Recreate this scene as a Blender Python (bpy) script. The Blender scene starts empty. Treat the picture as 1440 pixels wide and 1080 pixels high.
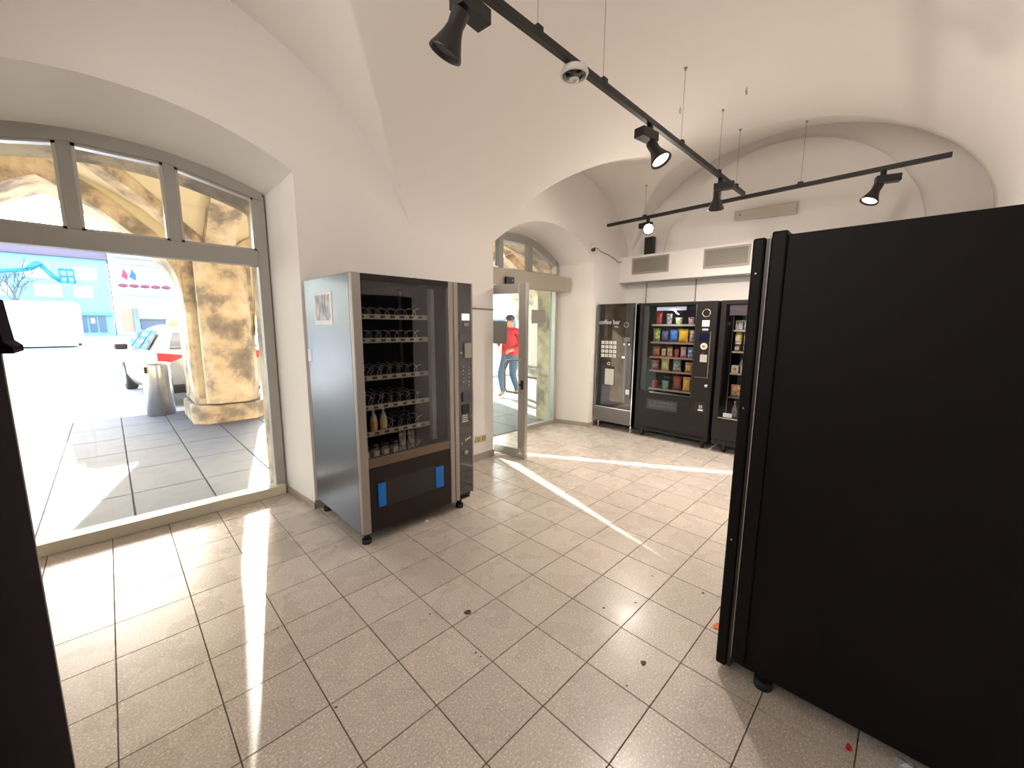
import bpy, bmesh, math, random
from mathutils import Vector, Matrix
random.seed(7)
C = bpy.context.scene.collection
PI = math.pi
# ---------------------------------------------------------------- camera
cam_d = bpy.data.cameras.new('camera'); cam = bpy.data.objects.new('camera', cam_d); C.objects.link(cam)
f_px, yaw, pit, roll = 563.743653, .785180087, .145495287, -.00679198734
cam_d.sensor_width = 36; cam_d.lens = f_px/1440*36; cam_d.clip_start = .02; cam_d.clip_end = 600
F = Vector((math.cos(yaw)*math.cos(pit), math.sin(yaw)*math.cos(pit), -math.sin(pit)))
R = Vector((math.sin(yaw), -math.cos(yaw), 0)); D = F.cross(R)
R2 = math.cos(roll)*R+math.sin(roll)*D; D2 = -math.sin(roll)*R+math.cos(roll)*D
M = Matrix((R2, -D2, -F)).transposed().to_4x4(); M.translation = (0, 0, 1.5)
cam.matrix_world = M
bpy.context.scene.camera = cam
# ---------------------------------------------------------------- world, sun, exposure
vs = bpy.context.scene.view_settings
vs.view_transform = 'Standard'; vs.look = 'None'; vs.gamma = 1; vs.use_curve_mapping = False; vs.exposure = 1.0
world = bpy.data.worlds.new('world'); bpy.context.scene.world = world; world.use_nodes = True
wn = world.node_tree; wn.nodes.clear()
wo = wn.nodes.new('ShaderNodeOutputWorld'); wb = wn.nodes.new('ShaderNodeBackground'); sk = wn.nodes.new('ShaderNodeTexSky')
SUNV = Vector((.265, 1.0, .36)).normalized()
sk.sky_type = 'NISHITA'; sk.sun_disc = False
sk.sun_elevation = math.asin(SUNV.z); sk.sun_rotation = math.atan2(SUNV.x, SUNV.y)
sk.air_density = 1.0; sk.dust_density = 1.5; sk.ozone_density = 1.0
wb.inputs[1].default_value = 1.0
wn.links.new(sk.outputs[0], wb.inputs[0]); wn.links.new(wb.outputs[0], wo.inputs[0])
sd = bpy.data.lights.new('sun', 'SUN'); sun = bpy.data.objects.new('sun', sd); C.objects.link(sun)
sd.energy = 15; sd.angle = math.radians(.45); sd.color = (1, .98, .95)
sun.rotation_euler = SUNV.to_track_quat('Z', 'Y').to_euler(); sun.location = (5, 20, 12)
def area(name, loc, d, sx, sy, power, color, spread=PI):
    l = bpy.data.lights.new(name, 'AREA'); l.shape = 'RECTANGLE'; l.size = sx; l.size_y = sy
    l.energy = power; l.color = color; l.spread = spread
    o = bpy.data.objects.new(name, l); C.objects.link(o); o.location = loc
    o.rotation_euler = (-Vector(d)).to_track_quat('Z', 'Y').to_euler(); return o
# added narrow lamp standing in for sunlight reflected by the open door leaf
area('sun_reflection_lamp', (3.165, 3.40, .43), (.5, -.87, -.33), .085, .80, 2.0, (1, .95, .85), math.radians(1.0))
# added unseen fill lamp, stands in for ceiling light behind the camera
area('rear_fill_lamp', (-1.6, 1.46, 2.75), (1, -.05, -.2), .5, 1.2, 19, (1, .93, .86), math.radians(125))
SPOT_W = 58
# ---------------------------------------------------------------- materials
def new_mat(name):
    m = bpy.data.materials.new(name); m.use_nodes = True
    return m, m.node_tree, m.node_tree.nodes['Principled BSDF']
def mat(name, col, rough=.5, metal=0, var=.0, vscale=6, bump=0, bscale=40, spec=None, coat=0, emit=None, estr=0, rvar=0):
    m, nt, b = new_mat(name); N = nt.nodes; L = nt.links
    b.inputs['Base Color'].default_value = (*col, 1); b.inputs['Roughness'].default_value = rough
    b.inputs['Metallic'].default_value = metal
    if spec is not None: b.inputs['Specular IOR Level'].default_value = spec
    if coat: b.inputs['Coat Weight'].default_value = coat; b.inputs['Coat Roughness'].default_value = .05
    if emit: b.inputs['Emission Color'].default_value = (*emit, 1); b.inputs['Emission Strength'].default_value = estr
    if var or bump or rvar:
        g = N.new('ShaderNodeNewGeometry')
        n = N.new('ShaderNodeTexNoise'); n.inputs['Scale'].default_value = vscale; n.inputs['Detail'].default_value = 6
        L.new(g.outputs['Position'], n.inputs['Vector'])
        if var:
            mx = N.new('ShaderNodeMix'); mx.data_type = 'RGBA'
            mx.inputs[6].default_value = (*[c*(1-var) for c in col], 1); mx.inputs[7].default_value = (*[min(1, c*(1+var)) for c in col], 1)
            L.new(n.outputs[0], mx.inputs[0]); L.new(mx.outputs[2], b.inputs['Base Color'])
        if rvar:
            mr = N.new('ShaderNodeMapRange'); mr.inputs[3].default_value = max(.02, rough-rvar); mr.inputs[4].default_value = rough+rvar
            L.new(n.outputs[0], mr.inputs[0]); L.new(mr.outputs[0], b.inputs['Roughness'])
        if bump:
            n2 = N.new('ShaderNodeTexNoise'); n2.inputs['Scale'].default_value = bscale; n2.inputs['Detail'].default_value = 4
            L.new(g.outputs['Position'], n2.inputs['Vector'])
            bp = N.new('ShaderNodeBump'); bp.inputs['Strength'].default_value = bump; bp.inputs['Distance'].default_value = .01
            L.new(n2.outputs[0], bp.inputs['Height']); L.new(bp.outputs[0], b.inputs['Normal'])
    return m
def ramp(N, stops):
    r = N.new('ShaderNodeValToRGB'); e = r.color_ramp.elements
    while len(e) < len(stops): e.new(.5)
    for i, (p, c) in enumerate(stops): e[i].position = p; e[i].color = (*c, 1)
    return r
def glass_mat(name, tint=(1, 1, 1), refl=1.0):
    m = bpy.data.materials.new(name); m.use_nodes = True; nt = m.node_tree; N = nt.nodes; L = nt.links; N.clear()
    o = N.new('ShaderNodeOutputMaterial'); t = N.new('ShaderNodeBsdfTransparent'); t.inputs[0].default_value = (*tint, 1)
    g = N.new('ShaderNodeBsdfGlossy'); g.inputs['Roughness'].default_value = .0
    fr = N.new('ShaderNodeFresnel'); fr.inputs[0].default_value = 1.45
    mu = N.new('ShaderNodeMath'); mu.operation = 'MULTIPLY'; mu.inputs[1].default_value = refl
    ge = N.new('ShaderNodeNewGeometry'); io = N.new('ShaderNodeMapRange'); io.inputs[3].default_value = 1.45; io.inputs[4].default_value = 1/1.45
    L.new(ge.outputs['Backfacing'], io.inputs[0]); L.new(io.outputs[0], fr.inputs[0])   # a thin pane reflects alike on both faces
    mx = N.new('ShaderNodeMixShader'); L.new(fr.outputs[0], mu.inputs[0]); L.new(mu.outputs[0], mx.inputs[0])
    L.new(t.outputs[0], mx.inputs[1]); L.new(g.outputs[0], mx.inputs[2]); L.new(mx.outputs[0], o.inputs[0]); return m
def terrazzo():
    m, nt, b = new_mat('terrazzo'); N = nt.nodes; L = nt.links
    g = N.new('ShaderNodeNewGeometry'); oi = N.new('ShaderNodeObjectInfo')
    r = ramp(N, [(.30, (.46, .395, .34)), (.48, (.57, .495, .43)), (.60, (.63, .55, .48)), (.68, (.86, .78, .70))])
    nf = N.new('ShaderNodeTexNoise'); nf.inputs['Scale'].default_value = 120; nf.inputs['Detail'].default_value = 2.5; L.new(g.outputs['Position'], nf.inputs['Vector'])
    L.new(nf.outputs[0], r.inputs[0]); v2 = r
    n = N.new('ShaderNodeTexNoise'); n.inputs['Scale'].default_value = 1.6; n.inputs['Detail'].default_value = 8; L.new(g.outputs['Position'], n.inputs['Vector'])
    mr = N.new('ShaderNodeMapRange'); mr.inputs[3].default_value = .86; mr.inputs[4].default_value = 1.10; L.new(n.outputs[0], mr.inputs[0])
    ri = N.new('ShaderNodeMapRange'); ri.inputs[3].default_value = .93; ri.inputs[4].default_value = 1.05; L.new(oi.outputs['Random'], ri.inputs[0])
    mm = N.new('ShaderNodeMath'); mm.operation = 'MULTIPLY'; L.new(mr.outputs[0], mm.inputs[0]); L.new(ri.outputs[0], mm.inputs[1])
    vm = N.new('ShaderNodeVectorMath'); vm.operation = 'SCALE'; L.new(v2.outputs[0], vm.inputs[0]); L.new(mm.outputs[0], vm.inputs[3])
    L.new(vm.outputs[0], b.inputs['Base Color'])
    n3 = N.new('ShaderNodeTexNoise'); n3.inputs['Scale'].default_value = 5; n3.inputs['Detail'].default_value = 8; L.new(g.outputs['Position'], n3.inputs['Vector'])
    rr = N.new('ShaderNodeMapRange'); rr.inputs[1].default_value = .3; rr.inputs[2].default_value = .7; rr.inputs[3].default_value = .24; rr.inputs[4].default_value = .32
    L.new(n3.outputs[0], rr.inputs[0]); L.new(rr.outputs[0], b.inputs['Roughness']); b.inputs['Specular IOR Level'].default_value = .5
    return m
def stone():
    m, nt, b = new_mat('weathered_sandstone'); N = nt.nodes; L = nt.links
    g = N.new('ShaderNodeNewGeometry')
    n = N.new('ShaderNodeTexNoise'); n.inputs['Scale'].default_value = 2.3; n.inputs['Detail'].default_value = 9; n.inputs['Roughness'].default_value = .62
    L.new(g.outputs['Position'], n.inputs['Vector'])
    r = ramp(N, [(.32, (.20, .165, .13)), (.43, (.34, .28, .22)), (.50, (.60, .47, .32)), (.62, (.78, .66, .47))]); L.new(n.outputs[0], r.inputs[0])
    L.new(r.outputs[0], b.inputs['Base Color']); b.inputs['Roughness'].default_value = .9
    bp = N.new('ShaderNodeBump'); bp.inputs['Strength'].default_value = .5; bp.inputs['Distance'].default_value = .03
    L.new(n.outputs[0], bp.inputs['Height']); L.new(bp.outputs[0], b.inputs['Normal']); return m
def brushed():
    m, nt, b = new_mat('brushed_steel'); N = nt.nodes; L = nt.links
    g = N.new('ShaderNodeNewGeometry'); mp = N.new('ShaderNodeMapping'); mp.inputs['Scale'].default_value = (3, 3, 160)
    n = N.new('ShaderNodeTexNoise'); n.inputs['Scale'].default_value = 2; L.new(g.outputs['Position'], mp.inputs[0]); L.new(mp.outputs[0], n.inputs['Vector'])
    r = ramp(N, [(.3, (.42, .42, .43)), (.7, (.62, .61, .60))]); L.new(n.outputs[0], r.inputs[0]); L.new(r.outputs[0], b.inputs['Base Color'])
    b.inputs['Metallic'].default_value = 1; b.inputs['Roughness'].default_value = .28; return m
def photo_mat():
    m, nt, b = new_mat('printed_photograph'); N = nt.nodes; L = nt.links
    g = N.new('ShaderNodeNewGeometry'); mp = N.new('ShaderNodeMapping'); mp.inputs['Scale'].default_value = (1, 22, 4)
    n = N.new('ShaderNodeTexNoise'); n.inputs['Scale'].default_value = 3; n.inputs['Detail'].default_value = 8; L.new(g.outputs['Position'], mp.inputs[0]); L.new(mp.outputs[0], n.inputs['Vector'])
    r = ramp(N, [(.35, (.05, .045, .06)), (.5, (.25, .22, .25)), (.62, (.6, .55, .52))]); L.new(n.outputs[0], r.inputs[0]); L.new(r.outputs[0], b.inputs['Base Color']); return m
def patchy(name, a, bcol, sc=30, c=.5, w=.06, rough=.45, coat=.3):
    m, nt, b = new_mat(name); N = nt.nodes; L = nt.links
    g = N.new('ShaderNodeTexCoord'); n = N.new('ShaderNodeTexNoise'); n.inputs['Scale'].default_value = sc; L.new(g.outputs['Object'], n.inputs['Vector'])
    r = ramp(N, [(c-w, a), (c+w, bcol)]); L.new(n.outputs[0], r.inputs[0]); L.new(r.outputs[0], b.inputs['Base Color'])
    b.inputs['Roughness'].default_value = rough; b.inputs['Coat Weight'].default_value = coat; return m
PLASTER = mat('white_plaster', (.86, .82, .78), .85, var=.02, vscale=1.3, bump=.08, bscale=9)
CEILP = mat('vault_plaster', (.86, .815, .77), .85, var=.02, vscale=1.1, bump=.08, bscale=7)
TERR = terrazzo(); STONE = stone(); STEEL = brushed()
GROUT = mat('dark_grout', (.13, .10, .08), .9)
FRAMEP = mat('grey_painted_frame', (.40, .385, .355), .5, var=.05, vscale=8)
ALU = mat('anodised_aluminium', (.50, .485, .45), .35, .6)
SILVER = mat('silver_lacquer', (.36, .32, .285), .38, .35)
CHROME = mat('chrome', (.75, .75, .74), .15, 1)
BLACK = mat('black_lacquer', (.006, .0045, .005), .55, spec=.13, bump=.03, bscale=400)
BLACK2 = mat('black_plastic', (.012, .010, .010), .45)
DARKBR = mat('dark_brown_panel', (.018, .011, .010), .38, spec=.3)
DARKGL = mat('black_glass', (.010, .009, .011), .04, spec=.7, coat=.6)
ANTH = mat('anthracite_lacquer', (.018, .015, .014), .42, spec=.25)
SIDE = mat('blue_grey_steel_side', (.115, .125, .145), .30, .75, rvar=.06, vscale=4)
INNER = mat('machine_interior', (.035, .036, .045), .5)
RAIL = mat('price_rail', (.45, .40, .30), .45, .2)
BLUE = mat('blue_plastic', (.0, .16, .62), .4)
WHITE = mat('white_paint', (.78, .76, .72), .5)
WHITEP = mat('white_plastic', (.75, .73, .70), .35)
CREAM = mat('cream_vault_plaster', (.80, .70, .47), .9, var=.05)
GREYLAB = mat('grey_sticker', (.36, .33, .30), .6)
GLASS = glass_mat('window_glass', (.97, .985, .98), .9)
MGLASS = glass_mat('machine_glass', (.86, .86, .88), .9)
LEDW = mat('lamp_disc', (1, .9, .75), .5, emit=(1, .86, .62), estr=1.6)
LEDG = mat('glaring_lamp_disc', (1, .9, .75), .5, emit=(1, .84, .6), estr=9)
CABLE = mat('grey_cable', (.30, .26, .22), .6)
WIRE = mat('steel_wire', (.32, .27, .23), .4, .6)
SKIRT = mat('stone_skirting', (.42, .35, .29), .6, var=.15, vscale=14)
PAVE = mat('granite_paving', (.155, .165, .185), .75, var=.12, vscale=5)
ASPH = mat('plaza_stone', (.50, .50, .50), .85, var=.06, vscale=.6)
RUBBER = mat('black_rubber', (.02, .02, .02), .7)
PAPER = mat('white_paper', (.72, .72, .74), .6)
SCREEN = mat('lit_display', (.6, .55, .5), .4, emit=(1, .75, .6), estr=.7)
# ---------------------------------------------------------------- mesh helpers
class MB:
    def __init__(s): s.v = []; s.f = []; s.sm = []; s.mi = []
    def add(s, vs_, fs, smooth=False, mi=0):
        n = len(s.v); s.v += [tuple(p) for p in vs_]; s.f += [tuple(n+i for i in f) for f in fs]; s.sm += [smooth]*len(fs); s.mi += [mi]*len(fs); return s
    def box(s, x0, y0, z0, x1, y1, z1, mi=0):
        x0, x1 = min(x0, x1), max(x0, x1); y0, y1 = min(y0, y1), max(y0, y1); z0, z1 = min(z0, z1), max(z0, z1)
        return s.add([(x0, y0, z0), (x1, y0, z0), (x1, y1, z0), (x0, y1, z0), (x0, y0, z1), (x1, y0, z1), (x1, y1, z1), (x0, y1, z1)],
                     [(3, 2, 1, 0), (4, 5, 6, 7), (0, 1, 5, 4), (1, 2, 6, 5), (2, 3, 7, 6), (3, 0, 4, 7)], mi=mi)
    def prism(s, poly, ax, a, b, mi=0):  # poly: 2D points in the other two axes, extruded a..b along ax
        def P(u, w, t): return {0: (t, u, w), 1: (u, t, w), 2: (u, w, t)}[ax]
        n = len(poly); vs_ = [P(u, w, a) for u, w in poly]+[P(u, w, b) for u, w in poly]
        fs = [tuple(range(n))[::-1], tuple(range(n, 2*n))]+[(i, (i+1) % n, n+(i+1) % n, n+i) for i in range(n)]
        return s.add(vs_, fs, mi=mi)
    def lathe(s, prof, c=(0, 0, 0), d=(0, 0, 1), n=16, cap=True, mi=0):  # prof: (r, h) along d from c
        q = Vector(d).normalized().to_track_quat('Z', 'Y'); c = Vector(c); vs_ = []; fs = []
        for r, h in prof:
            for i in range(n):
                a = 2*PI*i/n; vs_.append(c+q @ Vector((r*math.cos(a), r*math.sin(a), h)))
        for k in range(len(prof)-1):
            for i in range(n):
                j = (i+1) % n; fs.append((k*n+i, k*n+j, (k+1)*n+j, (k+1)*n+i))
        s.add(vs_, fs, True, mi)
        if cap:
            m = len(s.v)-len(vs_); e = m+(len(prof)-1)*n
            if prof[0][0] > 1e-4: s.f.append(tuple(m+i for i in range(n))[::-1]); s.sm.append(False); s.mi.append(mi)
            if prof[-1][0] > 1e-4: s.f.append(tuple(e+i for i in range(n))); s.sm.append(False); s.mi.append(mi)
        return s
    def cyl(s, p0, p1, r, n=12, r2=None, mi=0):
        p0 = Vector(p0); p1 = Vector(p1); L = (p1-p0).length
        return s.lathe([(r, 0), (r if r2 is None else r2, L)], p0, p1-p0, n, mi=mi)
    def tube(s, pts, r, n=8, mi=0):
        pts = [Vector(p) for p in pts]; vs_ = []; fs = []; up = Vector((0.13, .27, 1)).normalized()
        for i, p in enumerate(pts):
            t = (pts[min(i+1, len(pts)-1)]-pts[max(i-1, 0)]).normalized()
            a = t.cross(up); a = a.normalized() if a.length > 1e-5 else Vector((1, 0, 0)); b = t.cross(a)
            for k in range(n):
                w = 2*PI*k/n; vs_.append(p+r*(math.cos(w)*a+math.sin(w)*b))
        for i in range(len(pts)-1):
            for k in range(n):
                j = (k+1) % n; fs.append((i*n+k, i*n+j, (i+1)*n+j, (i+1)*n+k))
        fs += [tuple(range(n)), tuple(range(len(vs_)-n, len(vs_)))[::-1]]
        return s.add(vs_, fs, True, mi)
    def build(s, name, m, parent=None, bevel=0, origin=None, loc=None, fix=True):
        me = bpy.data.meshes.new(name); o0 = Vector((0, 0, 0))
        if parent is not None:
            pw = Vector(parent.get('_w', (0, 0, 0))); o0 = pw
        me.from_pydata([tuple(Vector(p)-(o0 if parent is not None else Vector(origin or (0, 0, 0)))) for p in s.v], [], s.f)
        for p, sm, mi in zip(me.polygons, s.sm, s.mi): p.use_smooth = sm; p.material_index = mi
        for mm in (m if isinstance(m, (list, tuple)) else [m]): me.materials.append(mm)
        if fix:
            b = bmesh.new(); b.from_mesh(me); bmesh.ops.recalc_face_normals(b, faces=b.faces); b.to_mesh(me); b.free()
        o = bpy.data.objects.new(name, me); C.objects.link(o)
        if parent is not None: o.parent = parent; o['_w'] = tuple(o0)
        else:
            if origin: o.location = origin
            o['_w'] = tuple(origin or (0, 0, 0))
        if bevel:
            bm = o.modifiers.new('bevel', 'BEVEL'); bm.width = bevel; bm.segments = 2; bm.limit_method = 'ANGLE'
        return o
def tag(o, label=None, cat=None, group=None, kind=None):
    for k, x in (('label', label), ('category', cat), ('group', group), ('kind', kind)):
        if x: o[k] = x
    return o
def thing(name, label, cat, loc=(0, 0, 0), group=None):
    o = bpy.data.objects.new(name, None); C.objects.link(o); o.location = loc; o['_w'] = tuple(loc); o.empty_display_size = .1
    return tag(o, label, cat, group)
def struct(mb, name, m, parent=None, **k):
    o = mb.build(name, m, parent, **k)
    if parent is None: o['kind'] = 'structure'
    return o
def copy_tree(o, parent=None):
    c = o.copy(); C.objects.link(c)
    if parent is not None: c.parent = parent
    for ch in [x for x in o.children]: copy_tree(ch, c)
    return c
def text(name, s, size, m, parent, loc, rot, ext=.0008, spacing=1):
    cu = bpy.data.curves.new(name, 'FONT'); cu.body = s; cu.size = size; cu.extrude = ext; cu.space_character = spacing
    o = bpy.data.objects.new('tmp', cu); C.objects.link(o); bpy.context.view_layer.update()
    me = bpy.data.meshes.new_from_object(o.evaluated_get(bpy.context.evaluated_depsgraph_get()))
    bpy.data.objects.remove(o); me.materials.clear(); me.materials.append(m); me.name = name
    o = bpy.data.objects.new(name, me); C.objects.link(o); o.parent = parent
    o.location = Vector(loc)-Vector(parent['_w']); o.rotation_euler = rot; return o
# ================================================================ ROOM
YW, YF, YO = 3.335, 3.9, 4.25            # inner wall face, glazing plane, outer wall face
XB, XR, YR = 5.9, -2.3, -.40             # back wall, rear wall, right wall
def wall_opening(mb, xl, xr, prof_in, prof_fr, z_top=3.9):
    pass
def arch_pts(xc, hw, zs, rise, n=24):    # segmental arch
    Rr = (hw*hw+rise*rise)/(2*rise); zc = zs+rise-Rr; a = math.asin(hw/Rr)
    return [(xc+Rr*math.sin(-a+2*a*i/n), zc+Rr*math.cos(-a+2*a*i/n)) for i in range(n+1)]
# openings: at inner face and at glazing plane (splayed)
win_in = arch_pts(.155, .91, 2.60, .235); win_fr = arch_pts(.155, .85, 2.52, .16)
dor_in = arch_pts(4.0, .965, 2.38, .375); dor_fr = arch_pts(3.93, .87, 2.36, .30)
mb = MB()
def wall_face(y, ops, x0, x1, ztop, flip=False):
    # vertical strips around arched openings
    xs = x0
    for ar in ops:
        mb.add([(xs, y, 0), (ar[0][0], y, 0), (ar[0][0], y, ztop), (xs, y, ztop)], [(0, 1, 2, 3)])
        for a, b in zip(ar, ar[1:]):
            mb.add([(a[0], y, a[1]), (b[0], y, b[1]), (b[0], y, ztop), (a[0], y, ztop)], [(0, 1, 2, 3)])
        xs = ar[-1][0]
    mb.add([(xs, y, 0), (x1, y, 0), (x1, y, ztop), (xs, y, ztop)], [(0, 1, 2, 3)])
def reveal(y0, a0, y1, a1, smooth=True):
    p0 = [(a0[0][0], 0)]+a0+[(a0[-1][0], 0)]; p1 = [(a1[0][0], 0)]+a1+[(a1[-1][0], 0)]
    n = len(p0); vs_ = [(x, y0, z) for x, z in p0]+[(x, y1, z) for x, z in p1]
    for i in range(n-1):
        mb.add([vs_[i], vs_[i+1], vs_[n+i+1], vs_[n+i]], [(0, 1, 2, 3)], smooth and 0 < i < n-2)
wall_face(YW, [win_in, dor_in], XR, XB+.1, 3.9); reveal(YW, win_in, YF+.06, win_fr); reveal(YW, dor_in, YF+.06, dor_fr)
wall_left = struct(mb, 'wall_left', PLASTER, fix=False)
mb = MB(); wo_ = arch_pts(.155, .845, 2.50, .16); do_ = arch_pts(3.93, .88, 2.33, .30)
wall_face(YF+.061, [wo_, do_], -6, 10, 6); wall_face(YO, [arch_pts(.13, .83, 2.44, .17), do_], -6, 10, 6); reveal(YF+.06, wo_, YO, arch_pts(.13, .83, 2.44, .17)); reveal(YF+.06, do_, YO, do_)
mb.add([(-6, YF+.061, 6), (10, YF+.061, 6), (10, YO, 6), (-6, YO, 6)], [(0, 1, 2, 3)])
tag(struct(mb, 'facade_wall', STONE, fix=False))
mb = MB(); mb.box(XB, YR-.2, -.1, XB+.2, YF, 4.2); struct(mb, 'wall_back', PLASTER)
mb = MB(); mb.box(XR-.2, YR-.2, -.1, XB+.2, YR, 4.2); struct(mb, 'wall_right', PLASTER)
mb = MB(); mb.box(XR-.2, YR, -.1, XR, YF, 4.2); struct(mb, 'wall_rear', PLASTER)
# ---- vaulted ceiling: main barrel along X with lunettes over window, door and back wall
YC, WB = 1.468, 1.868
def Bz(Y):
    d = min(abs(Y-YC)/WB, 1); return 2.35+1.10*math.sqrt(max(0, 1-d**2.05))
def L1(X, Y):
    q = 4.043-(X-.155)**2
    return 1.627+math.sqrt(q)-.10*(YW-Y) if q > 0 and Y > YC else -9
def L2(X, Y):
    d = abs(X-4.6)/1.34
    return 2.5+.98*(1-d**1.7)**(1/1.7)-.10*(YW-Y) if d < 1 and Y > YC else -9
def LB(X, Y):
    d = abs(Y-1.40)/1.78
    return 2.55+1.23*math.sqrt(1-d*d)-.285*(XB-X) if d < 1 else -9
def L3(X, Y):
    Rr = (.965**2+.375**2)/(2*.375); d = abs(X-4.0)
    return 2.38+.375-Rr+math.sqrt(Rr*Rr-d*d) if d < .965 and Y > YC else -9
def Vz(X, Y): return max(Bz(Y), L1(X, Y), L2(X, Y), LB(X, Y), L3(X, Y))
mb = MB(); nx, ny = 460, 300
xs = [XR+(XB-XR)*i/nx for i in range(nx+1)]; ys = [YC-WB*math.cos(PI*j/ny) for j in range(ny+1)]
ys[0] = YR-.0; ys[-1] = YW
vv = [(x, y, Vz(x, y)) for x in xs for y in ys]
ff = [(i*(ny+1)+j, (i+1)*(ny+1)+j, (i+1)*(ny+1)+j+1, i*(ny+1)+j+1) for i in range(nx) for j in range(ny)]
mb.add(vv, ff, True); ceil_o = struct(mb, 'ceiling', CEILP, fix=False)
mb = MB(); mb.box(XR-.2, YR-.2, 4.2, XB+.2, YF+.06, 4.3); struct(mb, 'roof_slab', PLASTER)
mb = MB(); pa = [(1.40+1.36*math.cos(PI*k/40), 2.4+1.28*math.sin(PI*k/40)) for k in range(41)]
mb.prism(pa, 0, XB-.035, XB+.01); struct(mb, 'trim_2', PLASTER, bevel=.012)
# ---- floor with tiles
mb = MB(); mb.box(XR, YR, -.08, XB, YF+.05, -.004); floor = struct(mb, 'floor', GROUT)
T = .3; g = .0016
def tile_mb(x0, y0, x1, y1, m=None):
    m = m or MB(); b = .0012
    m.add([(x0+g, y0+g, -.006), (x1-g, y0+g, -.006), (x1-g, y1-g, -.006), (x0+g, y1-g, -.006), (x0+g+b, y0+g+b, 0), (x1-g-b, y0+g+b, 0), (x1-g-b, y1-g-b, 0), (x0+g+b, y1-g-b, 0)],
          [(4, 5, 6, 7), (0, 1, 5, 4), (1, 2, 6, 5), (2, 3, 7, 6), (3, 0, 4, 7)]); return m
cells = []
for i in range(-12, 17):
    for j in range(-5, 11):
        x0 = 1.08+i*T; y0 = .892+j*T; x1, y1 = x0+T, y0+T
        x0, x1 = max(x0, XR), min(x1, XB); y0, y1 = max(y0, YR), min(y1, YF)
        if x1-x0 < .03 or y1-y0 < .03: continue
        cx, cy = (x0+x1)/2, (y0+y1)/2
        dv = Vector((cx, cy, -1.5)); dep = dv.dot(F); vis = False
        if dep > .2:
            u = dv.dot(R2)/dep*f_px; w = dv.dot(D2)/dep*f_px; vis = abs(u) < 790 and abs(w) < 620
        if 1.9 < cx and cy < .25 and cx > 1.76 + (.4-cy)*2 and cy < .3: vis = vis and cx > 1e9 or False
        full = abs(x1-x0-T) < 1e-6 and abs(y1-y0-T) < 1e-6
        cells.append((0 if vis else 1, math.hypot(cx, cy), x0, y0, x1, y1, full))
cells.sort(); shared = None; rest = MB(); nt_ = 0
for vis, dist, x0, y0, x1, y1, full in cells:
    if vis == 0 and nt_ < 298:
        nt_ += 1
        if full:
            if shared is None:
                shared = tile_mb(0, 0, T, T).build('tile', TERR, floor); o = shared
            else: o = shared.copy(); C.objects.link(o)
            o.location = (x0, y0, random.uniform(-.0004, .0004))
        else: tile_mb(x0, y0, x1, y1).build('tile', TERR, floor)
    else: tile_mb(x0, y0, x1, y1, rest)
tag(rest.build('remaining_tiles', TERR, floor), kind='stuff')
# ---- skirting
mb = MB(); mb.box(1.06, YW-.012, 0, 3.04, YW, .07); struct(mb, 'baseboard_left', SKIRT)
mb = MB(); mb.prism([(4.967, YW-.012), (4.80, YF), (4.788, YF), (4.955, YW-.012)], 2, 0, .06); mb.box(4.955, YW-.012, 0, 5.88, YW, .06); struct(mb, 'baseboard_door', SKIRT)
mb = MB(); mb.prism([(1.066, YW-.012), (1.006, YF), (.992, YF), (1.052, YW-.012)], 2, 0, .05); struct(mb, 'baseboard_window', SKIRT)
# ---- bulkhead over the back machines
mb = MB(); mb.box(5.66, YR, 2.155, XB, YW, 2.535); struct(mb, 'trim_1', PLASTER, bevel=.004)
def vent(y1, y0, z0, z1, lab):
    X = 5.66; v = thing('air_vent', lab, 'vent', (X, (y0+y1)/2, z0), 'air vents in the bulkhead')
    m_ = MB(); w = .025
    m_.box(X-.012, y0, z0, X, y1, z0+w); m_.box(X-.012, y0, z1-w, X, y1, z1); m_.box(X-.012, y0, z0+w, X, y0+w, z1-w); m_.box(X-.012, y1-w, z0+w, X, y1, z1-w)
    m_.build('frame', VENTM, v)
    MB().box(X-.001, y0+w, z0+w, X, y1-w, z1-w).build('duct_opening', BLACK2, v)
    n = 9
    for k in range(n):
        z = z0+w+(z1-z0-2*w)*(k+.5)/n
        MB().add([(X-.011, y0+w, z-.011), (X-.011, y1-w, z-.011), (X-.002, y1-w, z+.007), (X-.002, y0+w, z+.007), (X-.011, y0+w, z-.008), (X-.011, y1-w, z-.008), (X-.002, y1-w, z+.010), (X-.002, y0+w, z+.010)],
                 [(0, 1, 2, 3), (7, 6, 5, 4), (0, 4, 5, 1), (3, 2, 6, 7), (0, 3, 7, 4), (1, 5, 6, 2)]).build('slat', VENTM, v)
VENTM = mat('vent_grey', (.36, .33, .28), .5, .2)
vent(3.12, 2.56, 2.265, 2.50, 'grey slatted air vent above the coffee and snack machines'); vent(2.09, 1.54, 2.255, 2.505, 'grey slatted air vent in the bulkhead nearest the big black machine')
# ---- shop window frame
def bar_xz(mb, p, q, w, y0, y1):         # bar between two points in the XZ plane, w wide to the inside (below/right of direction)
    p = Vector(p); q = Vector(q); d = (q-p).normalized(); n = Vector((d.y, -d.x))*w
    mb.prism([tuple(p), tuple(q), tuple(q+n), tuple(p+n)], 1, y0, y1)
win = MB(); y0, y1 = YF-.03, YF+.05
xl, xr, m1x, m2x = -.69, 1.0, -.088, .415
win.box(xl, y0, 0, xl+.06, y1, 2.52); win.box(xr-.075, y0, 0, xr, y1, 2.52)
window = struct(win, 'window_1', FRAMEP, bevel=.004)
top = [(xl, 2.54), (-.10, 2.672), (.41, 2.672), (xr, 2.535)]
m_ = MB()
for i, (a, b) in enumerate(zip(top, top[1:])): bar_xz(m_, (a[0], a[1]+.05), (b[0], b[1]+.05), .105, y0-.005-.002*(i % 2), y1-.003+.002*(i % 2))
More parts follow.
